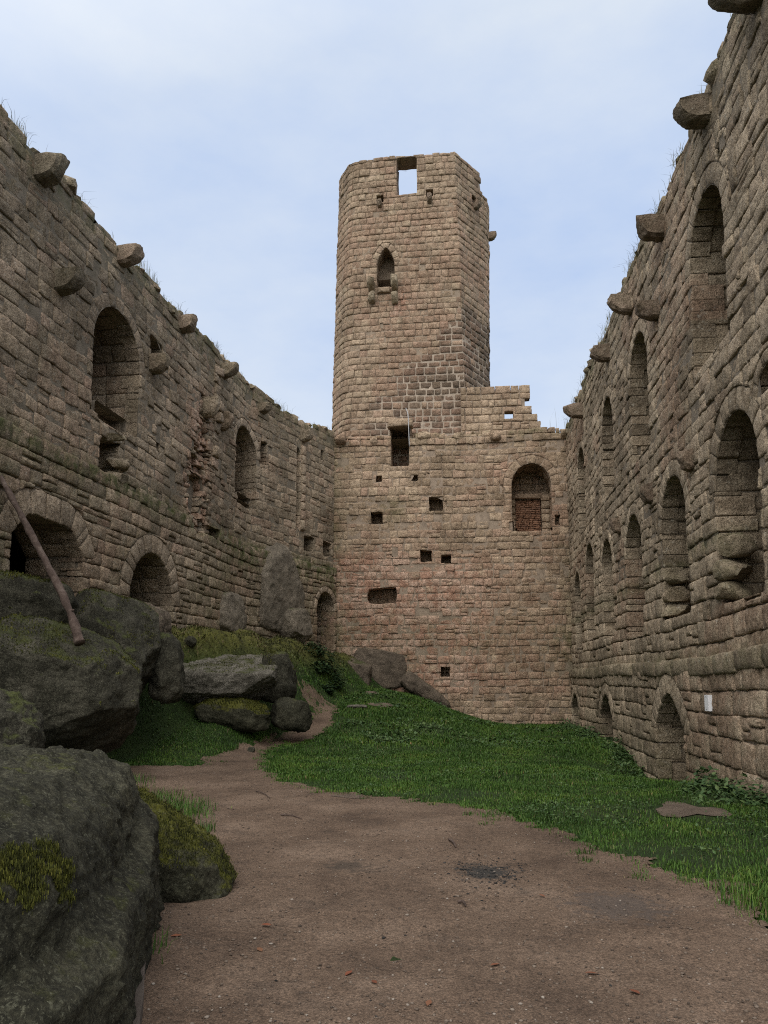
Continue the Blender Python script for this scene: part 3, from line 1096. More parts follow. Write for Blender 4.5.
# ================================================================== LEFT WALL
def left_openings():
    L = []
    def A(*a, **k): L.append(po(LEFT, *a, **k))
    A('round', 93.5, 350, 141, 306, (97, 413), 115, ring=0.3, depth=1.3, name='arched_window')
    A('round', 236, 448, 257, 427, (240, 497), 246, ring=0.26, depth=1.0, name='arched_window')
    A('flat3', 4, 537, 78, 518, (4, 600), 38, ring=0.5, depth=1.35, back=False, name='doorway')
    A('round', 124.5, 576, 168, 553, (125, 622), 146, ring=0.46, depth=1.35, back=False, name='doorway')
    A('round', 314, 603, 331.5, 593, (317, 650), 326, ring=0.24, depth=0.9, back=False, name='doorway')
    A('rect', 99, 452, 119, 438, (102, 474), depth=0.7, name='broken_hole', ragged=0.06)
    A('rect', 98, 414, 128, 412, (98, 418), depth=0.5, name='beam_hole')
    A('rect', 260, 452, 267, 442, (262, 464), depth=0.6, name='beam_hole', ragged=0.02)
    A('rect', 304.5, 545, 314, 537, (308, 552), depth=0.6, name='beam_hole', ragged=0.03)
    A('rect', 323, 549, 331.5, 542, (326, 557), depth=0.6, name='beam_hole', ragged=0.03)
    A('rect', 237, 500, 251, 496, (240, 504), depth=0.5, name='beam_hole', ragged=0.01)
    A('rect', 150, 347, 163, 339, (152, 356), depth=0.5, name='beam_hole', ragged=0.05)
    A('rect', 156.5, 438, 161, 424, (158, 452), depth=0.3, name='wall_slot', ragged=0.02)
    A('rect', 204, 532, 215, 527, (206, 536), depth=0.4, name='beam_hole', ragged=0.03)
    A('rect', 190, 492, 203, 474, (193, 512), depth=0.7, name='broken_hole', ragged=0.09)
    A('rect', 296.5, 480, 300.5, 447, (298, 530), depth=0.22, name='wall_slot', ragged=0.02)
    A('rect', 321, 455, 324, 450, (322, 460), depth=0.35, name='beam_hole')
    A('rect', 22, 493, 30, 489, (24, 497), depth=0.35, name='beam_hole', ragged=0.02)
    return L


LO = left_openings()
V_LL = float(np.mean([LEFT.pix(60, 455)[1], LEFT.pix(91, 477)[1]]))
U_SC0, _ = LEFT.pix(189, 470)
U_SC1, _ = LEFT.pix(208, 470)


def l_top(u):
    return TOP + 0.12 + 0.28 * float(S((16 - u) / 8)) + 0.12 * float(n2(u * 0.5, 7.0, 71, 3)) - 0.14 * (float(n2(u * 1.3, 2.0, 72, 1)) > 0.25)


def l_zone(U, V):
    t = 0.6 * np.exp(-np.abs(TOP - V) / 0.45)
    led = 0.85 * np.exp(-((V - V_LL) / 0.3) ** 2) + 0.5 * S((V_LL - V) / 0.8) * (0.4 + 0.6 * n2(U * 0.4, V * 0.5, 75))
    far = 0.6 * np.exp(-((V - 5.6) / 0.5) ** 2) * S((U - 20) / 2)
    sc_ = np.exp(-((U - (U_SC0 + U_SC1) / 2) / 0.8) ** 2) * S((V - V_LL + 0.2) / 0.5) * S((10.6 - V) / 1.5)
    return np.clip(t + led + far + 0.1, 0, 0.95), np.clip(1.0 * sc_ + 0.5 * np.exp(-((V - 4.0) / 1.2) ** 2) * S((U - 26.5) / 1.0) + 0.25 * S((n2(U * .4, V * .4, 77) - .2) / .3), 0, 1)


def l_doff(u, v):
    d = 0.0
    if v < V_LL: d += 0.16
    if in_scar(u, v): d = -0.30
    return d


def scar_span(v):
    m = (U_SC0 + U_SC1) / 2
    hw = np.interp(v, [V_LL - 0.5, V_LL + 0.3, 7.4, 8.6, 10.2], [0.15, 0.75, 0.85, 0.45, 0.2])
    c = m + np.interp(v, [5, 7, 10], [0.15, 0.0, 0.35])
    k = 0.18 * float(n2(v * 2.3, 4.0, 79, 2))
    return c - hw + k, c + hw + k


def in_scar(u, v):
    if not (V_LL - 0.4 < v < 10.0): return False
    a, b = scar_span(v)
    return a < u < b


def left_scar(acc):
    """broken core laid bare where a cross wall was torn away"""
    v = V_LL - 0.4
    while v < 10.0:
        h = rng.uniform(0.10, 0.22)
        a, b = scar_span(v)
        u = a - 0.1
        while u < b + 0.05:
            l = rng.uniform(0.14, 0.38)
            mid = 1 - abs((u + l / 2 - (a + b) / 2) / ((b - a) / 2 + 0.05))
            stone(acc, LEFT, [(u, v), (u + l, v), (u + l, v + h), (u, v + h)], depth_off=0.02 - rng.uniform(0.2, 1.0) * 0.30 * max(0, mid) ** 0.7, gap=0.008, rim=0.02, jit=0.04,
                  tilt=0.05, rough=0.014, nx=4, ny=3, back=0.25, holes=[LO[14].hole])
            acc.at['red'][-1][:] = (rng.random() < 0.55) * mid ** 0.5 if mid > 0 else 0.0
            u += l
        v += h
    ut, vt = LEFT.pix(217, 372)
    _, vb = LEFT.pix(217, 470)
    v = vb
    while v < min(vt, TOP - 0.5):         # toothing stones of the lost wall, every other one sticking out
        h = rng.uniform(0.22, 0.34)
        w_ = rng.uniform(0.34, 0.5)
        uu = ut + rng.uniform(-0.06, 0.06)
        stone(acc, LEFT, [(uu - w_ / 2, v), (uu + w_ / 2, v), (uu + w_ / 2, v + h), (uu - w_ / 2, v + h)], depth_off=rng.choice([0.04, 0.10, 0.20]) * rng.uniform(0.7, 1.2),
              rim=0.03, jit=0.03, tilt=0.04, rough=0.012, back=0.3)
        v += h
    bq = np.array([[scar_span(q)[0] - 0.1, q] for q in np.linspace(V_LL - 0.4, 10, 12)] + [[scar_span(q)[1] + 0.1, q] for q in np.linspace(10, V_LL - 0.4, 12)])
    acc.add(LEFT.P(bq[:, 0], bq[:, 1], np.full(len(bq), -0.33)), [(k, k + 1, 22 - k, 23 - k) for k in range(11)], 0.5, 0, 0.4, 1)


left_wall = wall_build(LEFT, 'castle_wall', 'long ruined stone wall above the mossy boulders with two arched cellar doorways', [M_left, M_dkmort],
                       4.0, LEFT.L, 0.3, l_top, LO, lambda v: (0.27, 0.37) if v < V_LL else (0.22, 0.35),
                       lambda v: (0.32, 0.66) if v < V_LL else (0.27, 0.68), l_zone, l_doff, warp_fn(80), knots=(LEFT.cum[1],), nx=5, ny=5,
                       rim=0.015, spread=0.012, gap=0.005, mort_d=-0.018, jit=0.02, split=0.16, extra=left_scar,
                       style=lambda u, v: (0.021, 0.008, 0.016) if v < V_LL else (0.012, 0.005, 0.034), mort_fn=lambda u, v: -0.03 if v < V_LL else 0.0, th=7.0,
                       skip=in_scar)
for k, o in enumerate(LO):
    o.build(LEFT, left_wall, [M_left, M_dkmort], front=0.16 if o.apex < V_LL + 0.1 else 0.0, course=(0.3, 0.42), ring_off=0.0)
coping(LEFT, left_wall, 4.3, LEFT.L - 0.3, l_top, [M_left], 0.75)
for (px, py, wd, out, hh) in [(42, 160, 0.42, 0.5, 0.5), (122, 249, 0.38, 0.5, 0.42), (182, 318, 0.38, 0.45, 0.42), (224, 365, 0.38, 0.45, 0.42),
                              (60, 272, 0.36, 0.5, 0.46), (153, 356, 0.36, 0.42, 0.46), (206, 398, 0.3, 0.4, 0.6), (262, 404, 0.35, 0.35, 0.35), (222, 412, 0.3, 0.35, 0.6), (303, 432, 0.36, 0.4, 0.4)]:
    u, v = LEFT.pix(px, py)
    corbel(LEFT, left_wall, u, v, wd, out, hh, mats=None if py < 330 else [M_left])
# slanting broken slabs below the arched window
for (px, py, rr) in [(110, 437, (0.42, 0.22, 0.11)), (119, 463, (0.26, 0.24, 0.15)), (116, 478, (0.3, 0.28, 0.14))]:
    u, v = LEFT.pix(px, py)
    loose('broken_sill_slab', left_wall, [M_left], LEFT.P(np.array([u]), np.array([v]), np.array([-0.04]))[0], rr)
# slim engaged shaft on the far stretch
acc = Acc()
u, v1 = LEFT.pix(303, 452)
_, v0 = LEFT.pix(301, 530)
v = v0
while v < v1:
    h = rng.uniform(0.3, 0.45)
    stone(acc, LEFT, [(u - 0.13, v), (u + 0.13, v), (u + 0.13, v + h), (u - 0.13, v + h)], depth_off=0.10, nx=3, ny=4, back=0.2)
    v += h
acc.build('wall_shaft', [M_left, M_dkmort], left_wall)

# ================================================================== TOWER
def xy(px, py, Y):
    p = at_Y(px, py, Y)
    return p[:2]


def rounded(pts, r, k=4):
    a, b, c = [np.asarray(p, float) for p in pts]
    d0 = (a - b) / np.linalg.norm(a - b); d1 = (c - b) / np.linalg.norm(c - b)
    p0, p1 = b + d0 * r, b + d1 * r
    out = []
    for t in np.linspace(0, 1, k):
        out.append((1 - t) ** 2 * p0 + 2 * t * (1 - t) * b + t * t * p1)
    return out


ZT, ZB = 22.7, 10.6
def plan(pa, pb, pc, pd, py):
    A_, B_, C_, D_ = xy(pa, py[0], 33.9), xy(pb, py[1], 32.5), xy(pc, py[2], 31.9), xy(pd, py[3], 34.0)
    A0 = np.array([A_[0] + 0.25, A_[1] + 1.6])
    D2 = np.array([D_[0] + 0.02, D_[1] + 1.3])
    return [A0] + rounded([A0, A_, B_], 0.4, 3) + rounded([A_, B_, C_], 0.42, 5) + [C_] + rounded([C_, D_, D2], 0.6, 4) + [D2]


TA = plan(330, 343, 467.5, 491, (432,) * 4)
TB = plan(337, 350, 456, 489.5, (182, 163, 152, 175))
TOWER = Poly(TA, TB, ZB + 1, ZT)
UC = TOWER.cum[9]          # the sharp corner between the front and the side face
_, vz = TOWER.pix(455, 152)
_, vz2 = TOWER.pix(352, 163)


def t_top(u):
    step = 0.0
    # lower side parapet behind the corner turret
    if u > UC + 0.0:
        ud, _ = TOWER.pix(481, 175)
        if u > ud: step = -0.95
    return (vz + vz2) / 2 + 0.03 + step + 0.05 * float(n2(u * 1.3, 0, 91, 2))


def tower_openings():
    L = []
    def A(*a, **k): L.append(po(TOWER, *a, **k))
    A('rect', 396.5, 175, 417, 157, (406, 194), depth=0.95, back=False, name='parapet_opening', ragged=0.03)
    A('pointed', 377, 263, 394.5, 247, (386, 287), 386, ring=0.28, depth=1.5, name='arched_window')
    for (x0, x1, y0, y1) in [(376.5, 383.5, 195, 202), (426, 433, 189, 196), (472, 476.5, 196, 204), (354, 356.5, 255, 259), (380, 383, 323, 328), (384, 386, 336, 342)]:
        A('rect', x0, (y0 + y1) / 2, x1, y0, ((x0 + x1) / 2, y1), depth=0.55 if x1 - x0 > 4 else 0.3, name='beam_hole')
    return L


TO = tower_openings()


def t_zone(U, V):
    red = 0.8 * np.exp(-np.abs(V - 11.6) / 0.55) + 0.85 * np.exp(-((U - (UC - 2.9)) / 0.5) ** 2 - ((V - 18.0) / 0.6) ** 2) + 0.3 * S((n2(U * .6, V * .5, 92) - 0.05) / .3)
    return 0.05 + 0 * V, np.clip(red, 0, 1)


def repointed(u, v):
    """the lower right part has dark stone in wide pale joints"""
    _ = u - (UC - 3.3)
    edge = 13.2 + 1.0 * max(0, (u - (UC - 4.2)) * 0.95)
    return v < min(edge, 17.6) + 1.1 * float(n2(u * 1.1, v * 1.1, 94, 3)) and u > UC - 3.7 + 0.6 * float(n2(u * 1.4, v * 1.4, 95, 2))


tower = empty('castle_tower', (1.3, 34.5, 0))
tag(tower, 'tall many sided stone tower with a square opening at its ragged top', 'tower', kind='thing')
accA, accB = Acc(), Acc()
holes = [o.hole for o in TO]
for (u0, u1) in [(0.0, UC), (UC, TOWER.L)]:
    for (a, e, b, t) in []:
        pass
rows = courses(0.0, UC, ZB, ZT + 1.2, (0.27, 0.36), (0.32, 0.66), 0.05)
heights = sorted({(b, t) for (_, _, b, t) in rows})
vlist = sorted({b for (b, t) in heights})
# side face shares the course heights of the front, so that the corner is bonded
front = []
v = ZB
while v < max(vz, vz2) + 0.4:
    h = rng.uniform(0.25, 0.35)
    for (lo, hi) in ((0.0, UC), (UC, TOWER.L)):
        u = lo - rng.uniform(0, 0.3)
        while u < hi:
            l = rng.uniform(0.26, 0.56)
            a, e = max(u, lo), min(u + l, hi)
            if hi - e < 0.15: e = hi
            if e - a > 0.07: front.append((a, e, v, v + h))
            u = e if e > u else u + l
            if e >= hi: break
    v += h
knots = tuple(TOWER.cum[1:-1])
twarp = lambda U, V: (U, V + 0.03 * n2(U * 0.4, V * 0.4, 97, 2))
for (a, e, b, t) in front:
    uc, vc = (a + e) / 2, (b + t) / 2
    if t > t_top(uc):
        t = t_top(uc) + rng.uniform(-0.05, 0.03)
        if t - b < 0.09: continue
    rp = repointed(uc, vc)
    stone(accA, TOWER, [(a, b), (e, b), (e, t), (a, t)], depth_off=rng.normal(0, 0.014), holes=holes, warp=twarp, zone=t_zone,
          knots=[k for k in knots if k != UC], gap=rng.uniform(0.02, 0.036) if rp else 0.008, rim=0.02, nx=4, ny=4, mat=2 if rp and rng.random() < 0.93 else 0, tilt=0.01, jit=0.022 if rp else 0.012)
backing(accA, TOWER, 0.0, TOWER.L, ZB, lambda u: t_top(u) - 0.1, -0.036, [o.hole_in for o in TO], zone=t_zone, extra_u=knots)
# mark mortar faces in the repointed part
Vall = np.vstack(accA.v)
M_MID = 1
fm = []
last_n = len(Vall)
for f, m in zip(accA.f, accA.m):
    if m == 1:
        c = Vall[list(f)].mean(0)
        # plan position back to u
        d = np.linalg.norm(TOWER.pts(c[2])[:, None] - c[None, None, :2], axis=-1)
        k = int(d[:, 0].argmin())
        fm.append((m, c, k))
new_m = []
it = iter(fm)
Us = {}
for f, m in zip(accA.f, accA.m):
    if m != 1:
        new_m.append(m); continue
    _, c, k = next(it)
    Q = TOWER.pts(c[2])
    best = None
    for s_ in range(len(Q) - 1):
        d = Q[s_ + 1] - Q[s_]
        tt = np.clip(np.dot(c[:2] - Q[s_], d) / np.dot(d, d), 0, 1)
        dist = np.linalg.norm(Q[s_] + d * tt - c[:2])
        if best is None or dist < best[0]: best = (dist, TOWER.cum[s_] + tt * (TOWER.cum[s_ + 1] - TOWER.cum[s_]))
    new_m.append(3 if repointed(best[1], c[2]) else 1)
accA.m = new_m
# back half, parapet inside, top and floor
Qt = TOWER.pts(ZT)
nQ = len(Qt)
cen = Qt.mean(0) + np.array([0, 1.6])
backpts = [np.array([Qt[-1][0] - 1.0, Qt[-1][1] + 2.0]), np.array([Qt[0][0] + 1.2, Qt[0][1] + 2.2])]
ring = [q for q in Qt] + backpts
ringb = [q for q in TOWER.pts(ZB)] + backpts
n = len(ring)
zt = [t_top(TOWER.cum[k]) - 0.1 for k in range(nQ)] + [ZT - 1.0] * 2
cc = np.mean(ring, 0)
inn = [cc + (q - cc) * (1 - 0.95 / max(1.0, np.linalg.norm(q - cc))) for q in ring]
V = []
for q, z in zip(ring, zt): V.append((*(q + (cc - q) * 0.012), z))
for q, z in zip(inn, zt): V.append((*q, z))
for q in inn: V.append((*q, ZT - 3.2))
for q in ringb: V.append((*q, ZB))
fs = []
for k in range(n):
    j = (k + 1) % n
    fs.append((k, j, n + j, n + k))
    # inner parapet face: left open where the square opening passes
    seg_mid = (TOWER.cum[k] + TOWER.cum[j]) / 2 if k < nQ - 1 else -1
    if not (k < nQ - 1 and TOWER.cum[k] < (TO[0].ul + TO[0].ur) / 2 < TOWER.cum[j]):
        fs.append((n + k, n + j, 2 * n + j, 2 * n + k))
    if k >= nQ - 1:
        fs.append((k, j, 3 * n + j, 3 * n + k))
fs.append(tuple(range(2 * n, 3 * n)))
accA.add(np.array(V), fs, 0.5, 0.1, 0, 1)
accA.build('stonework', [M_tower, M_bkmort, M_tower_dark, M_ltmort], tower)


class InnerT:
    def P(_, U, V, D): return TOWER.P(U, V, -0.95 + np.asarray(D))


acc = Acc()
kk = [k for k in range(nQ - 1) if TOWER.cum[k] < (TO[0].ul + TO[0].ur) / 2 < TOWER.cum[k + 1]][0]
backing(acc, InnerT(), TOWER.cum[kk] + 0.3, TOWER.cum[kk + 1] - 0.3, ZT - 3.2, lambda u: t_top(u) - 0.1, 0.0, [TO[0].hole_in], mat=0)
acc.build('parapet_inner_face', [M_bkmort], tower)
for o in TO:
    o.build(TOWER, tower, [M_tower, M_bkmort], course=(0.26, 0.36))
for (px, py, wd, out, hh) in [(380, 202, 0.22, 0.3, 0.28), (429.5, 196, 0.22, 0.3, 0.36), (475, 204, 0.22, 0.3, 0.28), (490, 233, 0.3, 0.35, 0.36)]:
    u, v = TOWER.pix(px, py)
    corbel(TOWER, tower, u, v, wd, out, hh, mats=[M_corbel])
for px in (372, 395):      # stacked corbels that once carried a balcony
    u, v = TOWER.pix(px, 281)
    corbel(TOWER, tower, u, v, 0.3, 0.62, 0.5, mats=[M_right])
    u, v = TOWER.pix(px, 295)
    corbel(TOWER, tower, u, v, 0.3, 0.36, 0.42, mats=[M_right])
acc = Acc()
u, v = TOWER.pix(384, 291)
stone(acc, TOWER, [(u - 0.3, v - 0.12), (u + 0.3, v - 0.12), (u + 0.3, v + 0.14), (u - 0.3, v + 0.14)], depth_off=0.14, back=0.3, rnd=0.8)
acc.build('sill', [M_tower, M_bkmort], tower)

# stepped remnant of a wall on the walkway
nrm = np.array([-T[0], -T[1]])
PB0 = Cl - nrm * 0.95; PB1 = Cr - nrm * 0.95
PAR = Poly([PB0, PB1])
us0, vt0 = PAR.pix(470, 388)
us1, _ = PAR.pix(525, 390)
us2, vt1 = PAR.pix(533, 405)
us3, vt2 = PAR.pix(541, 418)


def p_top(u):
    if u < us1: return vt0
    if u < us2: return vt1 + 0.1
    return vt2 + 0.05


PO = [po(PAR, 'rect', 504.5, 415, 513.5, 411, (508, 418.5), depth=0.42, back=False, name='peep_hole')]
rem = empty('wall_remnant', PAR.P(np.array([us1]), np.array([TOP - 0.2]), np.array([0.0]))[0])
tag(rem, 'low stepped stub of stone wall with a small square hole beside the tower', 'wall', kind='thing')
acc = Acc()
for (a, e, b, t) in courses(us0 - 0.4, us3, TOP - 0.5, vt0 + 0.3, (0.26, 0.36), (0.32, 0.7), 0.05):
    if (b + t) / 2 > p_top((a + e) / 2): continue
    stone(acc, PAR, [(a, b), (e, b), (e, t), (a, t)], depth_off=rng.normal(0, 0.015), holes=[PO[0].hole], rim=0.02, gap=0.014, nx=4, ny=4, back_snap=(0.2, 0.22))
    # rear face of the same block
    class RearP:
        def P(_, U, V, D): return PAR.P(U, V, -0.42 - np.asarray(D))
    stone(acc, RearP(), [(a, b), (e, b), (e, t), (a, t)], depth_off=0.0, holes=[PO[0].hole], rim=0.02, gap=0.014, nx=4, ny=4, back_snap=(0.2, 0.22))
for d_ in (-0.05, -0.38):
    backing(acc, PAR, us0 - 0.4, us1 - 0.02, TOP - 0.5, lambda u: vt0 - 0.15, d_, [PO[0].hole_in])
    backing(acc, PAR, us1 - 0.02, us3 - 0.03, TOP - 0.5, lambda u: p_top(us2 - 0.01) - 0.2 if u < us2 - 0.2 else vt2 - 0.12, d_, [])
acc.build('stonework', [M_back, M_bkmort], rem)
PO[0].build(PAR, rem, [M_back, M_bkmort])

# walkway deck between the back wall and the tower, and rubble on it
rod_u, rod_v0 = BACK.pix(409.5, 447)
_, rod_v1 = BACK.pix(407.5, 414)

# ================================================================== GROUND
def axis(lo, hi, step, far):
    a = np.arange(lo, hi + 1e-6, step)
    ext = [step * 1.6 ** k for k in range(1, 16)]
    l = lo - np.cumsum(ext); l = l[l > -far]
    h = hi + np.cumsum(ext); h = h[h < far]
    return np.concatenate([l[::-1], a, h])


gx = axis(-9.5, 8.5, 0.14, 700)
gy = axis(0.0, 31.6, 0.14, 700)
GX, GY = np.meshgrid(gx, gy)
cx, cyy = np.clip(GX, -9.5, 8.5), np.clip(GY, 0, 31.6)
GZ = tz(cx, cyy) * np.exp(-((GX - cx) ** 2 + (GY - cyy) ** 2) / 40.0)
idx = np.arange(GX.size).reshape(GX.shape)
gf = np.stack([idx[:-1, :-1], idx[:-1, 1:], idx[1:, 1:], idx[1:, :-1]], -1).reshape(-1, 4)
M_ground, nt, b = new_mat('turf_soil')
g = G(nt)
c = g.ramp(g.noise(1.3, 6, 0.7), [(0.3, (0.022, 0.04, 0.012)), (0.55, (0.035, 0.058, 0.016)), (0.75, (0.06, 0.07, 0.024))])
zc = g.sep()[2]
mossf = g.rng(zc, 1.9, 2.8)
mcol = g.ramp(g.noise(3, 7, 0.72, dist=0.4), [(0.3, (0.045, 0.04, 0.02)), (0.43, (0.075, 0.075, 0.022)), (0.55, (0.13, 0.13, 0.03)), (0.64, (0.15, 0.135, 0.05)), (0.74, (0.085, 0.065, 0.042))])
c = g.mix(mossf, c, mcol)
c = g.mix(1.0, c, g.ramp(g.noise(50, 4, 0.7), [(0.25, (0.5,) * 3), (0.75, (1.4,) * 3)]), 'MULTIPLY')
nt.links.new(c, b.inputs['Base Color'])
g.bump(g.noise(25, 6, 0.75), 1.0, 0.06, b)
gr_ = link_mesh('ground', np.stack([GX, GY, GZ], -1).reshape(-1, 3), gf, M_ground)
tag(gr_, 'grassy castle courtyard ground rising to a mossy bank', kind='structure')

# ---- path of sandy gravel
path_px = [(60, 1100), (40, 1024), (60, 1024), (100, 930), (112, 860), (100, 790), (108, 765), (150, 765), (192, 766), (215, 757), (238, 745), (268, 739), (283, 735), (300, 727), (317, 716), (318, 707), (303, 695), (297, 688), (307, 687), (320, 697), (335, 706), (334, 719), (320, 737), (300, 744),
           (276, 746), (261, 752), (262, 768), (278, 782), (310, 790), (345, 794), (375, 797), (400, 798), (440, 804), (470, 807), (500, 814), (530, 826), (560, 836), (590, 849), (620, 857),
           (645, 868), (680, 876), (715, 884), (742, 889), (748, 905), (752, 925), (790, 950), (860, 1000), (860, 1100)]
PP = []
for (px, py) in path_px:
    if py > 1024:
        p = at_z(px, py, 0.0)
    else:
        p = ground(px, py)
    PP.append(p[:2])
PP = np.array(PP)
# carry the path on behind the viewer
PP = np.vstack([[[-2.2, 1.2], [-2.2, 3.0]], PP[2:-2], [[4.8, 3.2], [5.0, 1.2]]])


def in_path(x, y):
    wx = x + 0.17 * n2(x * 1.6, y * 1.6, 61, 4) + 0.09 * n2(x * 7, y * 7, 64, 2)
    wy = y + 0.24 * n2(x * 1.6 + 9, y * 1.6, 62, 4) + 0.13 * n2(x * 7, y * 7 + 5, 65, 2)
    return inside(PP, wx, wy)


px_ = np.arange(-5.5, 5.6, 0.055)
py_ = np.arange(1.2, 28, 0.055)
XX, YY = np.meshgrid(px_, py_)
Zp = tz(XX, YY) + 0.012 + 0.004 * n2(XX * 9, YY * 9, 63, 2) + 0.008 * n2(XX * 2.5, YY * 2.5, 66, 3)
inn_ = in_path(XX.ravel(), YY.ravel()).reshape(XX.shape)
cell_in = inn_[:-1, :-1] | inn_[1:, 1:] | inn_[:-1, 1:]
idx = np.arange(XX.size).reshape(XX.shape)
pf = np.stack([idx[:-1, :-1], idx[:-1, 1:], idx[1:, 1:], idx[1:, :-1]], -1)[cell_in]
use = np.unique(pf)
remap = np.full(XX.size, -1); remap[use] = np.arange(len(use))
M_path, nt, b = new_mat('sandy_gravel')
g = G(nt)
c = g.ramp(g.noise(0.9, 6, 0.65), [(0.32, (0.076, 0.051, 0.036)), (0.5, (0.124, 0.085, 0.060)), (0.68, (0.172, 0.122, 0.089))])
c = g.mix(g.rng(g.noise(2.3, 6, 0.7, dist=0.6), 0.55, 0.72, 0, 0.6), c, (0.058, 0.044, 0.035))
c = g.mix(1.0, c, g.ramp(g.noise(75, 4, 0.8), [(0.3, (0.3,) * 3), (0.5, (0.95,) * 3), (0.7, (1.9,) * 3)]), 'MULTIPLY')
c = g.mix(1.0, c, g.ramp(g.noise(22, 5, 0.75), [(0.3, (0.6,) * 3), (0.5, (1.0,) * 3), (0.7, (1.3,) * 3)]), 'MULTIPLY')
sp = g.voro(60)
c = g.mix(g.rng(sp, 0.10, 0.2, 0.6, 0.0), c, (0.19, 0.155, 0.125))
# charcoal spot and damp spots trodden into the gravel
def spot(c, x, y, rx, ry, col, amt):
    mp = nt.nodes.new('ShaderNodeMapping'); mp.vector_type = 'TEXTURE'
    nt.links.new(g.pos, mp.inputs[0])
    mp.inputs['Location'].default_value = (x, y, 0); mp.inputs['Scale'].default_value = (rx, ry, 9)
    ln = nt.nodes.new('ShaderNodeVectorMath'); ln.operation = 'LENGTH'
    nt.links.new(mp.outputs[0], ln.inputs[0])
    f = g.math('ADD', ln.outputs['Value'], g.rng(g.noise(9, 5, 0.75), 0.25, 0.75, -0.9, 0.9))
    return g.mix(g.rng(f, 0.55, 1.05, amt, 0.0), c, col)
s1 = at_z(486, 874, 0); c = spot(c, s1[0], s1[1], 0.24, 0.34, (0.035, 0.034, 0.032), 0.9)
s2 = at_z(348, 871, 0); c = spot(c, s2[0], s2[1], 0.22, 0.3, (0.05, 0.04, 0.032), 0.75)
s3 = at_z(620, 905, 0); c = spot(c, s3[0], s3[1], 0.4, 0.4, (0.07, 0.06, 0.055), 0.6)
nt.links.new(c, b.inputs['Base Color'])
h = g.math('ADD', g.math('MULTIPLY', g.noise(60, 5, 0.8), 0.6), g.noise(14, 5, 0.7))
g.bump(h, 0.9, 0.02, b)
po_ = link_mesh('path', np.stack([XX, YY, Zp], -1).reshape(-1, 3)[use], remap[pf], M_path)
tag(po_, 'trodden sandy gravel path curving across the courtyard', kind='structure')

# little bare-earth trail pieces on the lawn, and bare patch by the doorway
M_earth, nt, b = new_mat('bare_earth')
g = G(nt)
c = g.ramp(g.noise(3, 6, 0.7), [(0.3, (0.10, 0.075, 0.057)), (0.7, (0.17, 0.13, 0.10))])
c = g.mix(1.0, c, g.ramp(g.noise(60, 4, 0.8), [(0.3, (0.5,) * 3), (0.7, (1.4,) * 3)]), 'MULTIPLY')
nt.links.new(c, b.inputs['Base Color'])
g.bump(g.noise(40, 5, 0.8), 0.9, 0.03, b)
bare = []
V, fs, nn = [], [], 0
for (px, py, rx, ry) in [(382, 705, 0.4, 0.45), (372, 693, 0.25, 0.4), (688, 811, 0.42, 0.5), (350, 797, 0.2, 0.2)]:
    c0 = ground(px, py)
    bare.append((c0[0], c0[1], rx, ry))
    for ring_i in range(7):
        for k in range(20):
            a = k / 20 * 2 * math.pi
            rr = ring_i / 6
            rr *= 1 + 0.28 * math.sin(a * 3 + px) * rr + 0.15 * math.sin(a * 5 + py) * rr
            V.append((c0[0] + rx * rr * math.cos(a), c0[1] + ry * rr * math.sin(a)))
    for ring_i in range(6):
        for k in range(20):
            a_, b_ = nn + ring_i * 20 + k, nn + ring_i * 20 + (k + 1) % 20
            fs.append((a_, b_, b_ + 20, a_ + 20))
    nn += 140
V = np.array(V)
V3 = np.column_stack([V, tz(V[:, 0], V[:, 1]) + 0.012])
e_ = link_mesh('footpath', V3, [f for f in fs], M_earth)
tag(e_, 'worn patches of bare earth in the grass', kind='structure')

# ------------------------------------------------------------------ boulders
ROCKS = []


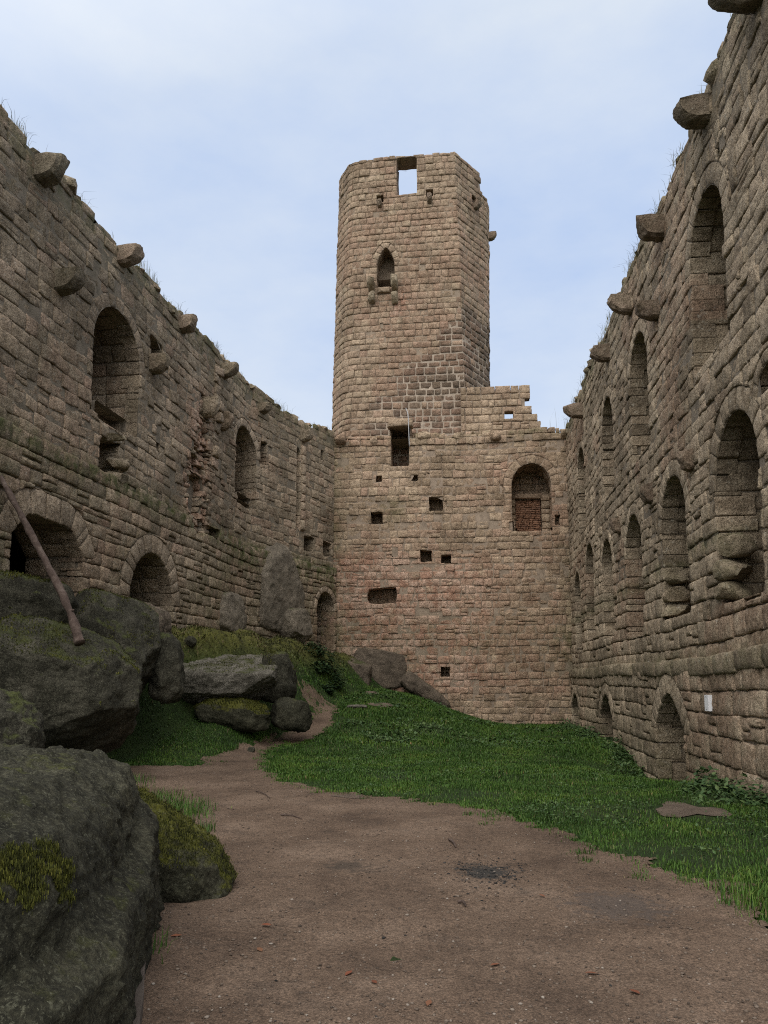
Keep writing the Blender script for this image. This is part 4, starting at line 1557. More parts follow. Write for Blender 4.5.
def boulder(label, px, py, Y, r, mat, seed, k=0.72, rot=(0, 0, 0), cuts=(), amp=0.12, sub=5, cat='boulder', name='boulder', group=None, freq=1.0, z=None, center=None, shelf=0.0, facets=9, crust=1.0):
    bm = bmesh.new()
    bmesh.ops.create_icosphere(bm, subdivisions=sub, radius=1)
    V = np.array([v.co[:] for v in bm.verts])
    f = np.array([[v.index for v in p.verts] for p in bm.faces])
    bm.free()
    pw = 2 / k
    V = V / (np.abs(V) ** pw).sum(1, keepdims=True) ** (1 / pw)
    for (nx_, ny_, nz_, d) in cuts:
        nv = np.array([nx_, ny_, nz_]); nv = nv / np.linalg.norm(nv)
        e = V @ nv - d
        V = V - nv * (np.maximum(e, 0) * 0.9)[:, None]
    if shelf:      # the upper part is set back above a ledge
        t_ = S((V[:, 2] - 0.40 - 0.10 * fbm(V * 2.0, 2, 5)) / 0.16)
        V[:, 0] -= shelf * t_
        V[:, 1] += shelf * 0.5 * t_
    rs = np.random.default_rng(seed * 17 + 3)
    for q in range(facets):
        nv = rs.normal(0, 1, 3); nv[2] = nv[2] * 0.7; nv /= np.linalg.norm(nv)
        sup = (V @ nv).max()
        V = V - nv * (np.maximum(V @ nv - sup * rs.uniform(0.76, 0.9), 0) * 0.93)[:, None]
    r = np.asarray(r, float)
    V = V * r
    dirn = V / (np.linalg.norm(V, axis=1, keepdims=True) + 1e-9)
    m = r.mean()
    q = V * freq / m + seed * 13.7
    d = fbm(q * 0.9, 3, seed) * amp * m + (np.abs(fbm(q * 2.1, 3, seed + 5)) - 0.35) * amp * 0.45 * m
    V = V + dirn * d[:, None]
    for amp_, fr, ab in ((0.045, 4, 1), (0.026 * crust, 11, 1), (0.011 * crust, 30, 1)):
        tmp = bpy.data.meshes.new('tmp'); tmp.from_pydata(V.tolist(), [], f.tolist())
        nrm_ = np.zeros(len(V) * 3); tmp.vertex_normals.foreach_get('vector', nrm_); nrm_ = nrm_.reshape(-1, 3)
        bpy.data.meshes.remove(tmp)
        e = fbm(V * fr + seed, 3, seed + fr)
        if ab: e = np.abs(e) - 0.3
        V = V + nrm_ * (e * amp_ * min(1, m / 0.5))[:, None]
    M = np.array((Matrix.Rotation(rot[2], 3, 'Z') @ Matrix.Rotation(rot[1], 3, 'Y') @ Matrix.Rotation(rot[0], 3, 'X')))
    V = V @ M.T
    c = at_Y(px, py, Y) if center is None else np.asarray(center)
    base = np.array([c[0], c[1], c[2] + V[:, 2].min()])
    o = link_mesh(name, V + c, f, mat, None, base)
    tag(o, label, cat, group)
    ROCKS.append((c, r.max()))
    return o


near_boulder = boulder('huge lichen covered boulder at the path edge with a mossy shelf', 0, 0, 0, (1.02, 2.3, 0.98), M_rock_dark, 1, k=0.46, rot=(0, 0, R(13)),
        amp=0.06, sub=7, shelf=0.13, facets=3, crust=1.25, center=(-2.36, 4.5, 0.14))
moss_a = boulder('low boulder thick with yellow green moss sloping down to the gravel', 160, 858, 6.35, (0.60, 0.50, 0.30), M_rock_moss, 2, k=0.72, rot=(R(10), R(36), R(10)), amp=0.12, sub=6, facets=4)
boulder('rounded grey green boulder tucked behind the huge one', -8, 768, 8.2, (0.46, 0.6, 0.76), M_rock, 3, k=0.8, amp=0.07, sub=6)
rk = {}
rk['a'] = boulder('great dark overhanging boulder under the leaning dead branch', 42, 694, 12.9, (1.50, 1.3, 1.18), M_rock, 4, k=0.6, rot=(R(-6), R(10), R(10)),
        cuts=[(0.75, -0.4, -0.75, 0.72), (0.2, -0.7, 0.75, 0.82), (0.2, -1, -0.05, 0.75)], amp=0.09, sub=6)
rk['c'] = boulder('pale topped rock below the wide cellar doorway', 20, 610, 13.35, (0.85, 0.5, 0.60), M_rock, 5, k=0.55, amp=0.10, rot=(0, R(10), 0), sub=5)
rk['b'] = boulder('massive rounded boulder below the pier between the two cellar doorways', 104, 664, 15.4, (1.05, 1.0, 1.26), M_rock, 6, k=0.65, rot=(0, R(14), R(15)),
        cuts=[(0.5, -0.5, 0.75, 0.78), (0.8, -0.2, -0.5, 0.8)], amp=0.11, sub=6)
boulder('brownish rock wedged at the foot of the round cellar doorway', 145, 628, 16.9, (0.48, 0.6, 0.50), M_rock_brown, 7, k=0.65, amp=0.12)
boulder('knobbly narrow boulder between the massive one and the flat slab', 167, 668, 16.3, (0.34, 0.5, 0.72), M_rock, 8, k=0.7, amp=0.12, rot=(0, R(-6), 0))
rk['d'] = boulder('broad flat slab of pale granite under the mossy bank', 224, 682, 19.6, (1.34, 1.0, 0.60), M_rock_pale, 9, k=0.3, rot=(R(15), R(-1), R(3)), amp=0.05,
        cuts=[(0, -1, -0.75, 0.80), (1, -0.3, -0.5, 0.9), (0.1, 0, 1, 0.8)], sub=6, facets=3)
rk['e'] = boulder('upright squarish rock closing the end of the flat slab', 277, 677, 20.0, (0.44, 0.6, 0.62), M_rock, 10, k=0.5, amp=0.1)
moss_b = boulder('long low rock in the grass half wrapped in bright moss', 233, 714, 18.9, (0.92, 0.5, 0.36), M_rock_moss, 11, k=0.7, rot=(0, R(8), R(-4)), amp=0.12)
boulder('small dark block of rock where the path narrows', 292, 715, 19.6, (0.50, 0.5, 0.36), M_rock_dark, 12, k=0.5, rot=(0, R(10), R(20)), amp=0.1)
lu, lv = LEFT.pix(224, 616)
boulder('dark weathered rock leaning on the wall beyond the round cellar doorway', 0, 0, 0, (0.75, 0.40, 0.78), M_rock_wall, 13, k=0.7, amp=0.1, rot=(0, 0, R(70)), center=LEFT.P(np.array([lu]), np.array([lv]), np.array([0.12]))[0])
lu, lv = LEFT.pix(278, 588)
boulder('tall smooth bedrock face set in the wall foot near the corner doorway', 0, 0, 0, (1.5, 0.34, 1.62), M_rock_wall, 14, k=0.42, amp=0.04, facets=5, freq=1.0, rot=(0, R(3), R(64)), cuts=[(0.8, -0.2, 0.7, 0.80), (-0.8, -0.2, 0.5, 0.9)], sub=6, center=LEFT.P(np.array([lu]), np.array([lv]), np.array([0.0]))[0], cat='rock', name='bedrock')
lu, lv = LEFT.pix(285, 626)
boulder('squat brown boulder resting at the foot of the tall bedrock face', 0, 0, 0, (0.7, 0.45, 0.58), M_rock_wall, 15, k=0.6, amp=0.1, rot=(0, 0, R(62)), center=LEFT.P(np.array([lu]), np.array([lv]), np.array([0.45]))[0])
boulder('angular brown rock below the ivy at the corner of the end wall', 352, 678, 29.9, (0.75, 0.6, 0.7), M_rock_brown, 16, k=0.5, rot=(R(10), R(20), 0), amp=0.12)
boulder('broad dark bedrock under the left end of the end wall', 380, 670, 31.15, (1.1, 0.4, 0.82), M_rock_brown, 17, k=0.5, rot=(0, R(10), 0), amp=0.07, cat='rock', name='bedrock')
boulder('slanting tongue of bedrock running down into the lawn at the end wall', 424, 692, 30.75, (1.15, 0.55, 0.34), M_rock_brown, 18, k=0.55, rot=(0, R(38), 0), amp=0.12, cat='rock', name='bedrock')
gq = ground(190, 645)
boulder('small round stone alone on top of the mossy bank', 0, 0, 0, (0.15, 0.15, 0.14), M_rock_dark, 19, k=0.8, amp=0.1, sub=4, cat='stone', name='stone', center=gq + np.array([0, 0, 0.08]))
g0 = ground(357, 708)
boulder('flat pale stone lying in the lawn near the end wall', 0, 0, 0, (0.32, 0.2, 0.08), M_rock_pale, 20, k=0.6, amp=0.1, sub=4, cat='stone', name='stone', center=(g0[0], g0[1], g0[2] + 0.03))
g0 = ground(270, 755)
boulder('lone fist sized stone on the path bend by the lawn tip', 0, 0, 0, (0.09, 0.09, 0.07), M_rock, 21, k=0.7, amp=0.1, sub=4, cat='stone', name='stone', center=(ground(251, 752)[0], ground(251, 752)[1], ground(251, 752)[2] + 0.04))

# ------------------------------------------------------------------ grass
M_grass, nt, b = new_mat('grass_blades')
g = G(nt)
c = g.ramp(g.attr('rnd'), [(0.0, (0.020, 0.046, 0.010)), (0.35, (0.040, 0.092, 0.014)), (0.7, (0.064, 0.126, 0.020)), (0.90, (0.105, 0.128, 0.036)), (1.0, (0.18, 0.145, 0.075))])
big = g.noise(0.8, 5, 0.65)
c = g.mix(1.0, c, g.ramp(big, [(0.34, (0.55, 0.6, 0.55)), (0.5, (1.0, 1.0, 1.0)), (0.66, (1.6, 1.35, 1.15))]), 'MULTIPLY')
zb = g.rng(g.sep()[2], 1.8, 2.6, 0, 0.9)
c = g.mix(zb, c, g.ramp(g.attr('rnd'), [(0, (0.035, 0.03, 0.016)), (0.3, (0.06, 0.058, 0.02)), (0.55, (0.085, 0.085, 0.026)), (0.8, (0.115, 0.105, 0.04)), (1, (0.13, 0.09, 0.05))]))
nt.links.new(c, b.inputs['Base Color'])
b.inputs['Roughness'].default_value = 0.6


def blades(P, h, w, lean=0.5):
    n = len(P)
    a = rng.uniform(0, 2 * math.pi, n)
    d = np.stack([np.cos(a), np.sin(a), 0 * a], -1)
    s_ = np.stack([-np.sin(a), np.cos(a), 0 * a], -1)
    ln = (rng.uniform(0.1, 1, n) * lean)[:, None]
    h = np.asarray(h)[:, None] * np.ones((n, 1))
    w = np.asarray(w)[:, None] * np.ones((n, 1))
    up = np.array([0, 0, 1.0])
    p0 = P - s_ * w * 0.5 - up * 0.01
    p1 = P + s_ * w * 0.5 - up * 0.01
    m = P + up * h * 0.6 + d * h * ln * 0.35
    p2 = m + s_ * w * 0.38
    p3 = m - s_ * w * 0.38
    p4 = P + up * h * (1 - 0.35 * ln) + d * h * ln
    V = np.stack([p0, p1, p2, p3, p4], 1).reshape(-1, 3)
    i = np.arange(n)[:, None] * 5
    tris = np.concatenate([i + np.array([[0, 1, 2]]), i + np.array([[0, 2, 3]]), i + np.array([[3, 2, 4]])], 1).reshape(-1, 3)
    rnd = np.repeat(np.clip(rng.normal(0.45, 0.22, n), 0, 1), 5)
    return V, tris, rnd


def scatter(n, x0, x1, y0, y1):
    x = rng.uniform(x0, x1, n); y = rng.uniform(y0, y1, n)
    return x, y


def grass_mask(x, y):
    w = x - wall_x(y)
    ok = (~in_path(x, y)) & (x < right_x(y) - 0.12) & (w > 0.1)
    for (bx, by, rx, ry) in bare:
        ok &= (((x - bx) / rx) ** 2 + ((y - by) / ry) ** 2 > 0.8 + 0.5 * rng.random(len(x)))
    return ok


Vs, Ts, Rs, off = [], [], [], 0
for (y0, y1, dens, hh, ww) in [(4.5, 9, 4600, 0.034, 0.006), (9, 13, 3000, 0.04, 0.008), (13, 19, 1700, 0.05, 0.011), (19, 31.2, 950, 0.07, 0.016)]:
    x0, x1 = -5.8, 7.3
    n = int(dens * (x1 - x0) * (y1 - y0))
    x, y = scatter(n, x0, x1, y0, y1)
    inview = np.abs(x) < 0.62 * y + 1.2
    x, y = x[inview], y[inview]
    m = grass_mask(x, y)
    x, y = x[m], y[m]
    z = tz(x, y)
    w = x - wall_x(y)
    bank = S((z - 1.6) / 0.8)
    patch = n2(x * 0.8, y * 0.8, 101, 3)
    keep = rng.random(len(x)) < np.clip(0.8 + 0.9 * patch, 0.12, 1) * (1 - 0.8 * bank)
    # not to the left of the near boulders
    keep &= ~(((y < 11) & (x < -1.0)) | ((y < 15) & (x < -3.2)))
    x, y, z, patch, bank = x[keep], y[keep], z[keep], patch[keep], bank[keep]
    h = hh * rng.uniform(0.5, 1.4, len(x)) * (1 + 0.5 * np.clip(n2(x * 1.5, y * 1.5, 103, 2), -0.5, 1)) * (1 - 0.4 * bank)
    V, t, r = blades(np.stack([x, y, z], -1), h, ww * rng.uniform(0.7, 1.3, len(x)), 0.8)
    Vs.append(V); Ts.append(t + off); Rs.append(r); off += len(V)
# short moss and dry tufts on the bank
nb = 60000
x = rng.uniform(-6.5, -1.2, nb); y = rng.uniform(15, 31, nb)
z = tz(x, y)
kb = (z > 1.5) & (x - wall_x(y) > 0.05) & (n2(x * 1.3, y * 1.3, 111, 3) > -0.25)
x, y, z = x[kb], y[kb], z[kb]
V, t, r = blades(np.stack([x, y, z], -1), rng.uniform(0.015, 0.06, len(x)) * (1.2 + n2(x * 2, y * 2, 112, 2)), rng.uniform(0.015, 0.035, len(x)), 1.2)
r = np.clip(r + np.repeat(0.45 * n2(x * 0.9, y * 0.9, 113, 3), 5), 0, 1)
Vs.append(V); Ts.append(t + off); Rs.append(r); off += len(V)
# taller tufts along the path edge, the verge and by the mossy boulder
edge = []
for k in range(5, len(PP) - 4):
    a_, b_ = PP[k], PP[k + 1]
    L_ = np.linalg.norm(b_ - a_)
    for j in range(int(L_ * 90)):
        p = a_ + (b_ - a_) * rng.random() + rng.normal(0, 0.06, 2)
        edge.append(p)
for k in range(110):      # tufts creeping into the gravel
    j = rng.integers(8, len(PP) - 5)
    p0 = PP[j] + (PP[j + 1] - PP[j]) * rng.random() + rng.normal(0, 0.22, 2)
    for q in range(int(rng.uniform(15, 60))): edge.append(p0 + rng.normal(0, 0.05, 2))
edge = np.array(edge)
edge = edge[~((edge[:, 0] < -1.0) & (edge[:, 1] < 11))]
V, t, r = blades(np.column_stack([edge, tz(edge[:, 0], edge[:, 1])]), rng.uniform(0.025, 0.075, len(edge)), rng.uniform(0.005, 0.010, len(edge)), 0.9)
Vs.append(V); Ts.append(t + off); Rs.append(r); off += len(V)
for (px, py, rx, ry, n) in [(148, 800, 0.25, 0.35, 500), (190, 815, 0.14, 0.2, 260), (176, 808, 0.22, 0.2, 420), (128, 785, 0.2, 0.3, 300), (757, 905, 0.12, 0.3, 400), (205, 832, 0.06, 0.08, 80), (150, 960, 0.05, 0.1, 30)]:
    c0 = at_z(px, py, 0)
    x = c0[0] + rng.normal(0, rx, n); y = c0[1] + rng.normal(0, ry, n)
    V, t, r = blades(np.column_stack([x, y, tz(x, y)]), rng.uniform(0.06, 0.2, n), rng.uniform(0.005, 0.009, n), 0.8)
    Vs.append(V); Ts.append(t + off); Rs.append(r); off += len(V)
def moss_fuzz(rock, n, test, h, seed, w=(0.003, 0.006)):
    me = rock.data
    co = np.zeros(len(me.vertices) * 3); me.vertices.foreach_get('co', co); co = co.reshape(-1, 3)
    no = np.zeros(len(me.vertices) * 3); me.vertex_normals.foreach_get('vector', no); no = no.reshape(-1, 3)
    W = co + np.array(rock.location)
    ok = np.where(test(W, no))[0]
    if len(ok) == 0: return
    pk = rng.choice(ok, n)
    P = W[pk] + rng.normal(0, 0.012, (n, 3)) - no[pk] * 0.004
    V, t, r = blades(P, rng.uniform(0.4, 1.2, n) * h, rng.uniform(*w, n), 1.4)
    r = np.clip(r + np.repeat(0.35 * fbm(P * 5, 3, seed), 5), 0, 1)
    o = link_mesh('moss', V, t, M_moss, rock, None, {'rnd': r}, smooth=False)
    o['kind'] = 'stuff'


M_moss, nt, b = new_mat('moss_fronds')
g = G(nt)
c = g.ramp(g.attr('rnd'), [(0, (0.016, 0.018, 0.006)), (0.4, (0.042, 0.046, 0.009)), (0.75, (0.08, 0.083, 0.012)), (1, (0.12, 0.11, 0.025))])
nt.links.new(c, b.inputs['Base Color'])
mossy = lambda a, lo: (lambda W, N: (N[:, 2] + 0.55 * fbm(W * 3.2, 4, a) > lo))
moss_fuzz(moss_a, 42000, mossy(121, 0.45), 0.009, 1)
moss_fuzz(moss_b, 16000, mossy(122, 0.5), 0.02, 2, (0.006, 0.014))
for rk_, n_, lo_ in ((rk['a'], 15000, 0.72), (rk['b'], 9000, 0.66), (rk['c'], 9000, 0.72), (rk['d'], 6000, 0.85), (rk['e'], 4000, 0.6)):
    moss_fuzz(rk_, n_, mossy(int(n_ / 100), lo_), 0.022, n_, (0.006, 0.013))
# a bright moss cushion on the ledge of the near boulder, and thin moss elsewhere on it
q0 = None
from mathutils.bvhtree import BVHTree
me_ = near_boulder.data
bvh = BVHTree.FromPolygons([tuple(np.array(v.co) + np.array(near_boulder.location)) for v in me_.vertices], [tuple(p.vertices) for p in me_.polygons])
hits = []
for (px, py) in [(2, 868), (25, 872), (48, 872), (70, 868), (20, 858), (45, 860)]:
    d_ = ray(px, py)
    h_ = bvh.ray_cast(Vector(EYE), Vector(d_).normalized())
    if h_[0] is not None: hits.append(np.array(h_[0]))
hits = np.array(hits)
moss_fuzz(near_boulder, 26000, lambda W, N: (np.min(np.linalg.norm(W[:, None, :] - hits[None], axis=-1) , axis=1) + 0.09 * fbm(W * 7, 3, 123) < 0.075), 0.006, 3, (0.002, 0.004))
go = link_mesh('grass', np.vstack(Vs), np.vstack(Ts), M_grass, None, None, {'rnd': np.concatenate(Rs)}, smooth=False)
tag(go, 'short green grass of the courtyard lawn', 'grass', kind='stuff')

# ------------------------------------------------------------------ broad-leaved weeds, ivy
def leaf_mesh(P, size, tilt=0.9):
    n = len(P)
    a = rng.uniform(0, 2 * math.pi, n)
    el = rng.uniform(-0.2, tilt, n)
    d = np.stack([np.cos(a) * np.cos(el), np.sin(a) * np.cos(el), np.sin(el)], -1)
    s_ = np.stack([-np.sin(a), np.cos(a), rng.uniform(-0.4, 0.4, n)], -1)
    size = np.asarray(size)[:, None]
    up = np.cross(d, s_)
    p0 = P
    p1 = P + d * size * 0.45 + s_ * size * 0.32 - up * size * 0.05
    p2 = P + d * size - up * size * 0.12
    p3 = P + d * size * 0.45 - s_ * size * 0.32 - up * size * 0.05
    pm = P + d * size * 0.5 + up * size * 0.06
    V = np.stack([p0, p1, p2, p3, pm], 1).reshape(-1, 3)
    i = np.arange(n)[:, None] * 5
    t = np.concatenate([i + np.array([[0, 1, 4]]), i + np.array([[1, 2, 4]]), i + np.array([[2, 3, 4]]), i + np.array([[3, 0, 4]])], 1).reshape(-1, 3)
    return V, t, np.repeat(rng.random(n), 5)


M_weed, nt, b = new_mat('weed_leaves')
g = G(nt)
c = g.ramp(g.attr('rnd'), [(0, (0.024, 0.05, 0.018)), (0.6, (0.05, 0.095, 0.03)), (1, (0.09, 0.13, 0.045))])
nt.links.new(c, b.inputs['Base Color']); b.inputs['Roughness'].default_value = 0.55
M_ivy, nt, b = new_mat('ivy_leaves')
g = G(nt)
c = g.ramp(g.attr('rnd'), [(0, (0.012, 0.028, 0.012)), (0.7, (0.025, 0.05, 0.02)), (1, (0.06, 0.09, 0.03))])
nt.links.new(c, b.inputs['Base Color']); b.inputs['Roughness'].default_value = 0.45
pts, szs = [], []


def clump(x, y, r, h, n, s):
    xx = x + rng.normal(0, r, n); yy = y + rng.normal(0, r, n)
    hh = h * np.exp(-((xx - x) ** 2 + (yy - y) ** 2) / (1.6 * r * r)) * rng.random(n)
    ok = xx < right_x(yy) - 0.12
    pts.append(np.column_stack([xx, yy, tz(xx, yy) + hh])[ok]); szs.append(rng.uniform(0.5, 1.1, n)[ok] * s)


for k in range(46):
    y = rng.uniform(9.5, 30)
    if 13.2 < y < 17.6: continue
    clump(right_x(y) - rng.uniform(0.25, 0.6), y, rng.uniform(0.12, 0.3), rng.uniform(0.12, 0.34), int(rng.uniform(40, 130)), 0.10)
for (px, py) in [(706, 787), (728, 783), (745, 790), (632, 752), (640, 756), (622, 748), (590, 738), (748, 800), (712, 793)]:
    c0 = ground(px, py)
    clump(c0[0], c0[1], 0.22, 0.38, 130, 0.12)
for k in range(9):       # broad leaves in the verge below the boulders and across the far lawn
    c0 = ground(rng.uniform(125, 215), rng.uniform(715, 750))
    clump(c0[0], c0[1], 0.2, 0.10, 45, 0.06)
for k in range(60):
    c0 = ground(rng.uniform(350, 590), rng.uniform(695, 745))
    clump(c0[0], c0[1], 0.35, 0.14, 60, 0.12)
for k in range(120):      # clover and plantain in the turf
    y = rng.uniform(7, 20); x = rng.uniform(-1.5, float(right_x(y)) - 0.4)
    xx = x + rng.normal(0, 0.16, 45); yy = y + rng.normal(0, 0.16, 45)
    ok = grass_mask(xx, yy)
    pts.append(np.column_stack([xx, yy, tz(xx, yy) + rng.uniform(0.01, 0.05, 45)])[ok]); szs.append(rng.uniform(0.02, 0.055, 45)[ok])
V, t, r = leaf_mesh(np.vstack(pts), np.concatenate(szs))
wo = link_mesh('undergrowth', V, t, M_weed, None, None, {'rnd': r}, smooth=False)
tag(wo, 'broad leaved weeds along the wall foot and in the grass', 'weeds', kind='stuff')

# ivy bush on the bank
base = ground(318, 668)
pts, szs = [], []
for (px, py, rr) in [(312, 650, 0.5), (322, 658, 0.55), (330, 672, 0.5), (334, 684, 0.4), (304, 640, 0.45), (318, 668, 0.4), (326, 690, 0.3)]:
    c0 = ground(px, py)
    n = 420
    d = rng.normal(0, 1, (n, 3)); d /= np.linalg.norm(d, axis=1, keepdims=True)
    pts.append(c0 + d * rr * rng.uniform(0.55, 1, (n, 1)) * np.array([1, 1, 0.6])); szs.append(rng.uniform(0.07, 0.15, n))
V, t, r = leaf_mesh(np.vstack(pts), np.concatenate(szs), 0.6)
iv = link_mesh('ivy_bush', V, t, M_ivy, None, base, {'rnd': r}, smooth=False)
tag(iv, 'dark ivy bush spilling down the bank beside the corner doorway', 'ivy')

# weeds growing out of the wall tops: dry stalks and tufts
M_dry, nt, b = new_mat('dry_stalks')
g = G(nt)
c = g.ramp(g.attr('rnd'), [(0, (0.10, 0.085, 0.04)), (0.6, (0.14, 0.13, 0.05)), (1, (0.08, 0.11, 0.03))])
nt.links.new(c, b.inputs['Base Color'])
Vs, Ts, Rs, off = [], [], [], 0
for surf, top, u0, u1, cnt in ((RIGHT, r_top, 0.5, 24, 80), (LEFT, l_top, 5, LEFT.L - 0.5, 60), (BACK, b_top, 4.5, BACK.L - 0.1, 7)):
    for k in range(cnt):
        u = rng.uniform(u0, u1)
        n = int(rng.uniform(10, 36))
        uu = u + rng.normal(0, 0.14, n)
        P = surf.P(uu, np.array([top(q) for q in uu]) - 0.02 - rng.uniform(0, 0.12, n), rng.uniform(-0.25, 0.06, n))
        V, t, r = blades(P, rng.uniform(0.08, 0.36, n) * rng.uniform(0.5, 1.5), np.full(n, 0.008), 1.1)
        Vs.append(V); Ts.append(t + off); Rs.append(r); off += len(V)
n = 5
uu, _ = BACK.pix(557, 425)
for k in range(n):
    P = BACK.P(np.array([uu + rng.normal(0, 0.2)]), np.array([TOP + 0.1]), np.array([-0.3]))
    V, t, r = blades(P, np.array([rng.uniform(0.5, 1.2)]), np.array([0.014]), 0.3)
    Vs.append(V); Ts.append(t + off); Rs.append(r); off += len(V)
wt = link_mesh('wall_top_weeds', np.vstack(Vs), np.vstack(Ts), M_dry, None, None, {'rnd': np.concatenate(Rs)}, smooth=False)
tag(wt, 'thin dry grass and stalks growing on the wall tops', 'weeds', kind='stuff')

# ------------------------------------------------------------------ dead branch
def tube(pts, rad, seg=12, sub=6, noise_amp=0.12, seed=0):
    P = np.array(pts, float); r0 = np.array(rad, float)
    tt = np.linspace(0, len(P) - 1, (len(P) - 1) * sub + 1)
    # catmull-rom
    out = []
    for t in tt:
        i = min(int(t), len(P) - 2); f = t - i
        p0, p1, p2, p3 = P[max(i - 1, 0)], P[i], P[i + 1], P[min(i + 2, len(P) - 1)]
        out.append(0.5 * ((2 * p1) + (-p0 + p2) * f + (2 * p0 - 5 * p1 + 4 * p2 - p3) * f * f + (-p0 + 3 * p1 - 3 * p2 + p3) * f ** 3))
    C = np.array(out); rr = np.interp(tt, range(len(P)), r0)
    Tn = np.gradient(C, axis=0); Tn /= np.linalg.norm(Tn, axis=1, keepdims=True)
    ref = np.array([0.3, 1, 0.1])
    A = np.cross(Tn, ref); A /= np.linalg.norm(A, axis=1, keepdims=True)
    B = np.cross(Tn, A)
    ang = np.arange(seg) / seg * 2 * math.pi
    V = C[:, None, :] + (A[:, None, :] * np.cos(ang)[None, :, None] + B[:, None, :] * np.sin(ang)[None, :, None]) * rr[:, None, None]
    V = V.reshape(-1, 3)
    dirn = V - np.repeat(C, seg, 0)
    V = V + dirn * fbm(V * 6 + seed, 3)[:, None] * noise_amp
    fs = []
    for i in range(len(C) - 1):
        for j in range(seg):
            a, b_ = i * seg + j, i * seg + (j + 1) % seg
            fs.append((a, b_, b_ + seg, a + seg))
    fs.append(tuple(range(seg))[::-1]); fs.append(tuple(range((len(C) - 1) * seg, len(C) * seg)))
    return V, fs


M_bark, nt, b = new_mat('dead_wood')
g = G(nt)
c = g.ramp(g.noise(7, 6, 0.75), [(0.3, (0.04, 0.029, 0.024)), (0.5, (0.085, 0.06, 0.05)), (0.7, (0.16, 0.125, 0.105))])
nt.links.new(c, b.inputs['Base Color'])
g.bump(g.noise(30, 5, 0.7, stretch=(1, 1, 0.2)), 0.8, 0.02, b)
br = [at_Y(px, py, Y) for px, py, Y in [(80, 643, 12.3), (70, 612, 12.45), (58, 585, 12.6), (40, 551, 12.8), (20, 513, 13.0), (2, 480, 13.15), (-20, 440, 13.3)]]
V, fs = tube(br, [0.085, 0.066, 0.062, 0.056, 0.052, 0.045, 0.036], 16, 14, 0.3, 5)
bro = link_mesh('dead_branch', V, fs, M_bark, None, br[0])
tag(bro, 'bent bare dead branch propped against the wall from the boulders', 'branch')
k0 = br[1]
V, fs = tube([k0, k0 + np.array([0.08, -0.05, 0.03])], [0.03, 0.012], 8, 3)
link_mesh('stub', V, fs, M_bark, bro)

# ------------------------------------------------------------------ metal rod, notice, edging board
M_metal, nt, b = new_mat('pale_galvanised_metal')
b.inputs['Base Color'].default_value = (0.4, 0.4, 0.4, 1); b.inputs['Metallic'].default_value = 0.3; b.inputs['Roughness'].default_value = 0.5
p0 = BACK.P(np.array([rod_u]), np.array([rod_v0]), np.array([0.06]))[0]
p1 = BACK.P(np.array([BACK.pix(408.3, 418)[0]]), np.array([rod_v1 - 0.1]), np.array([0.14]))[0]
p2 = BACK.P(np.array([BACK.pix(406, 412)[0]]), np.array([rod_v1 + 0.22]), np.array([0.10]))[0]
V, fs = tube([p0, (p0 + p1) / 2, p1, p2], [0.018, 0.018, 0.017, 0.012], 8, 4, 0)
ro = link_mesh('metal_rod', V, fs, M_metal, None, p0)
tag(ro, 'thin pale metal rod standing in the slit of the end wall', 'rod')

M_white, nt, b = new_mat('white_enamel')
b.inputs['Base Color'].default_value = (0.74, 0.74, 0.76, 1); b.inputs['Roughness'].default_value = 0.4
M_screw, nt, b = new_mat('steel_screw')
b.inputs['Base Color'].default_value = (0.25, 0.25, 0.25, 1); b.inputs['Metallic'].default_value = 0.8


def box_on(surf, u, v, d0, d1, w, h):
    u_ = np.array([u - w / 2, u + w / 2, u + w / 2, u - w / 2] * 2)
    v_ = np.array([v - h / 2, v - h / 2, v + h / 2, v + h / 2] * 2)
    return surf.P(u_, v_, np.array([d0] * 4 + [d1] * 4)), [(3, 2, 1, 0), (4, 5, 6, 7), (0, 1, 5, 4), (1, 2, 6, 5), (2, 3, 7, 6), (3, 0, 4, 7)]


nu, nv = RIGHT.pix(716.2, 703)
V, fs = box_on(RIGHT, nu, nv, 0.09, 0.155, 0.20, 0.26)
no = link_mesh('notice_plate', V, fs, M_white, None, V.mean(0), smooth=False)
tag(no, 'small white notice plate fixed on the wall right of the nearest doorway', 'notice')
for dv in (-0.1, 0.1):
    V, fs = box_on(RIGHT, nu, nv + dv, 0.155, 0.16, 0.016, 0.016)
    link_mesh('screw', V, fs, M_screw, no, smooth=False)

M_board, nt, b = new_mat('weathered_board')
g = G(nt)
c = g.ramp(g.noise(8, 5, 0.7, stretch=(1, 0.1, 1)), [(0.3, (0.06, 0.048, 0.04)), (0.7, (0.14, 0.115, 0.098))])
nt.links.new(c, b.inputs['Base Color'])
g.bump(g.noise(40, 4, 0.7, stretch=(1, 0.1, 1)), 0.6, 0.01, b)
e0 = at_z(146, 930, 0.0)[:2]; e1 = at_z(136.5, 1024, 0.0)[:2]
dd = (e1 - e0) / np.linalg.norm(e1 - e0)
e1 = e1 + dd * 1.2
nn_ = np.array([dd[1], -dd[0]])
nst = 14
V = []
for k in range(nst):
    p = e0 + (e1 - e0) * k / (nst - 1)
    wob = 0.004 * math.sin(k * 1.7)
    for (s_, z) in ((-0.022, -0.08), (0.022, -0.08), (0.022, 0.085 + wob), (0.016, 0.092 + wob), (-0.016, 0.092 + wob), (-0.022, 0.085 + wob)):
        q = p + nn_ * (s_ + wob)
        V.append((q[0], q[1], z))
fs = []
for k in range(nst - 1):
    for j in range(6):
        a_, b_ = k * 6 + j, k * 6 + (j + 1) % 6
        fs.append((a_, b_, b_ + 6, a_ + 6))
fs.append((5, 4, 3, 2, 1, 0)); fs.append(tuple((nst - 1) * 6 + j for j in range(6)))
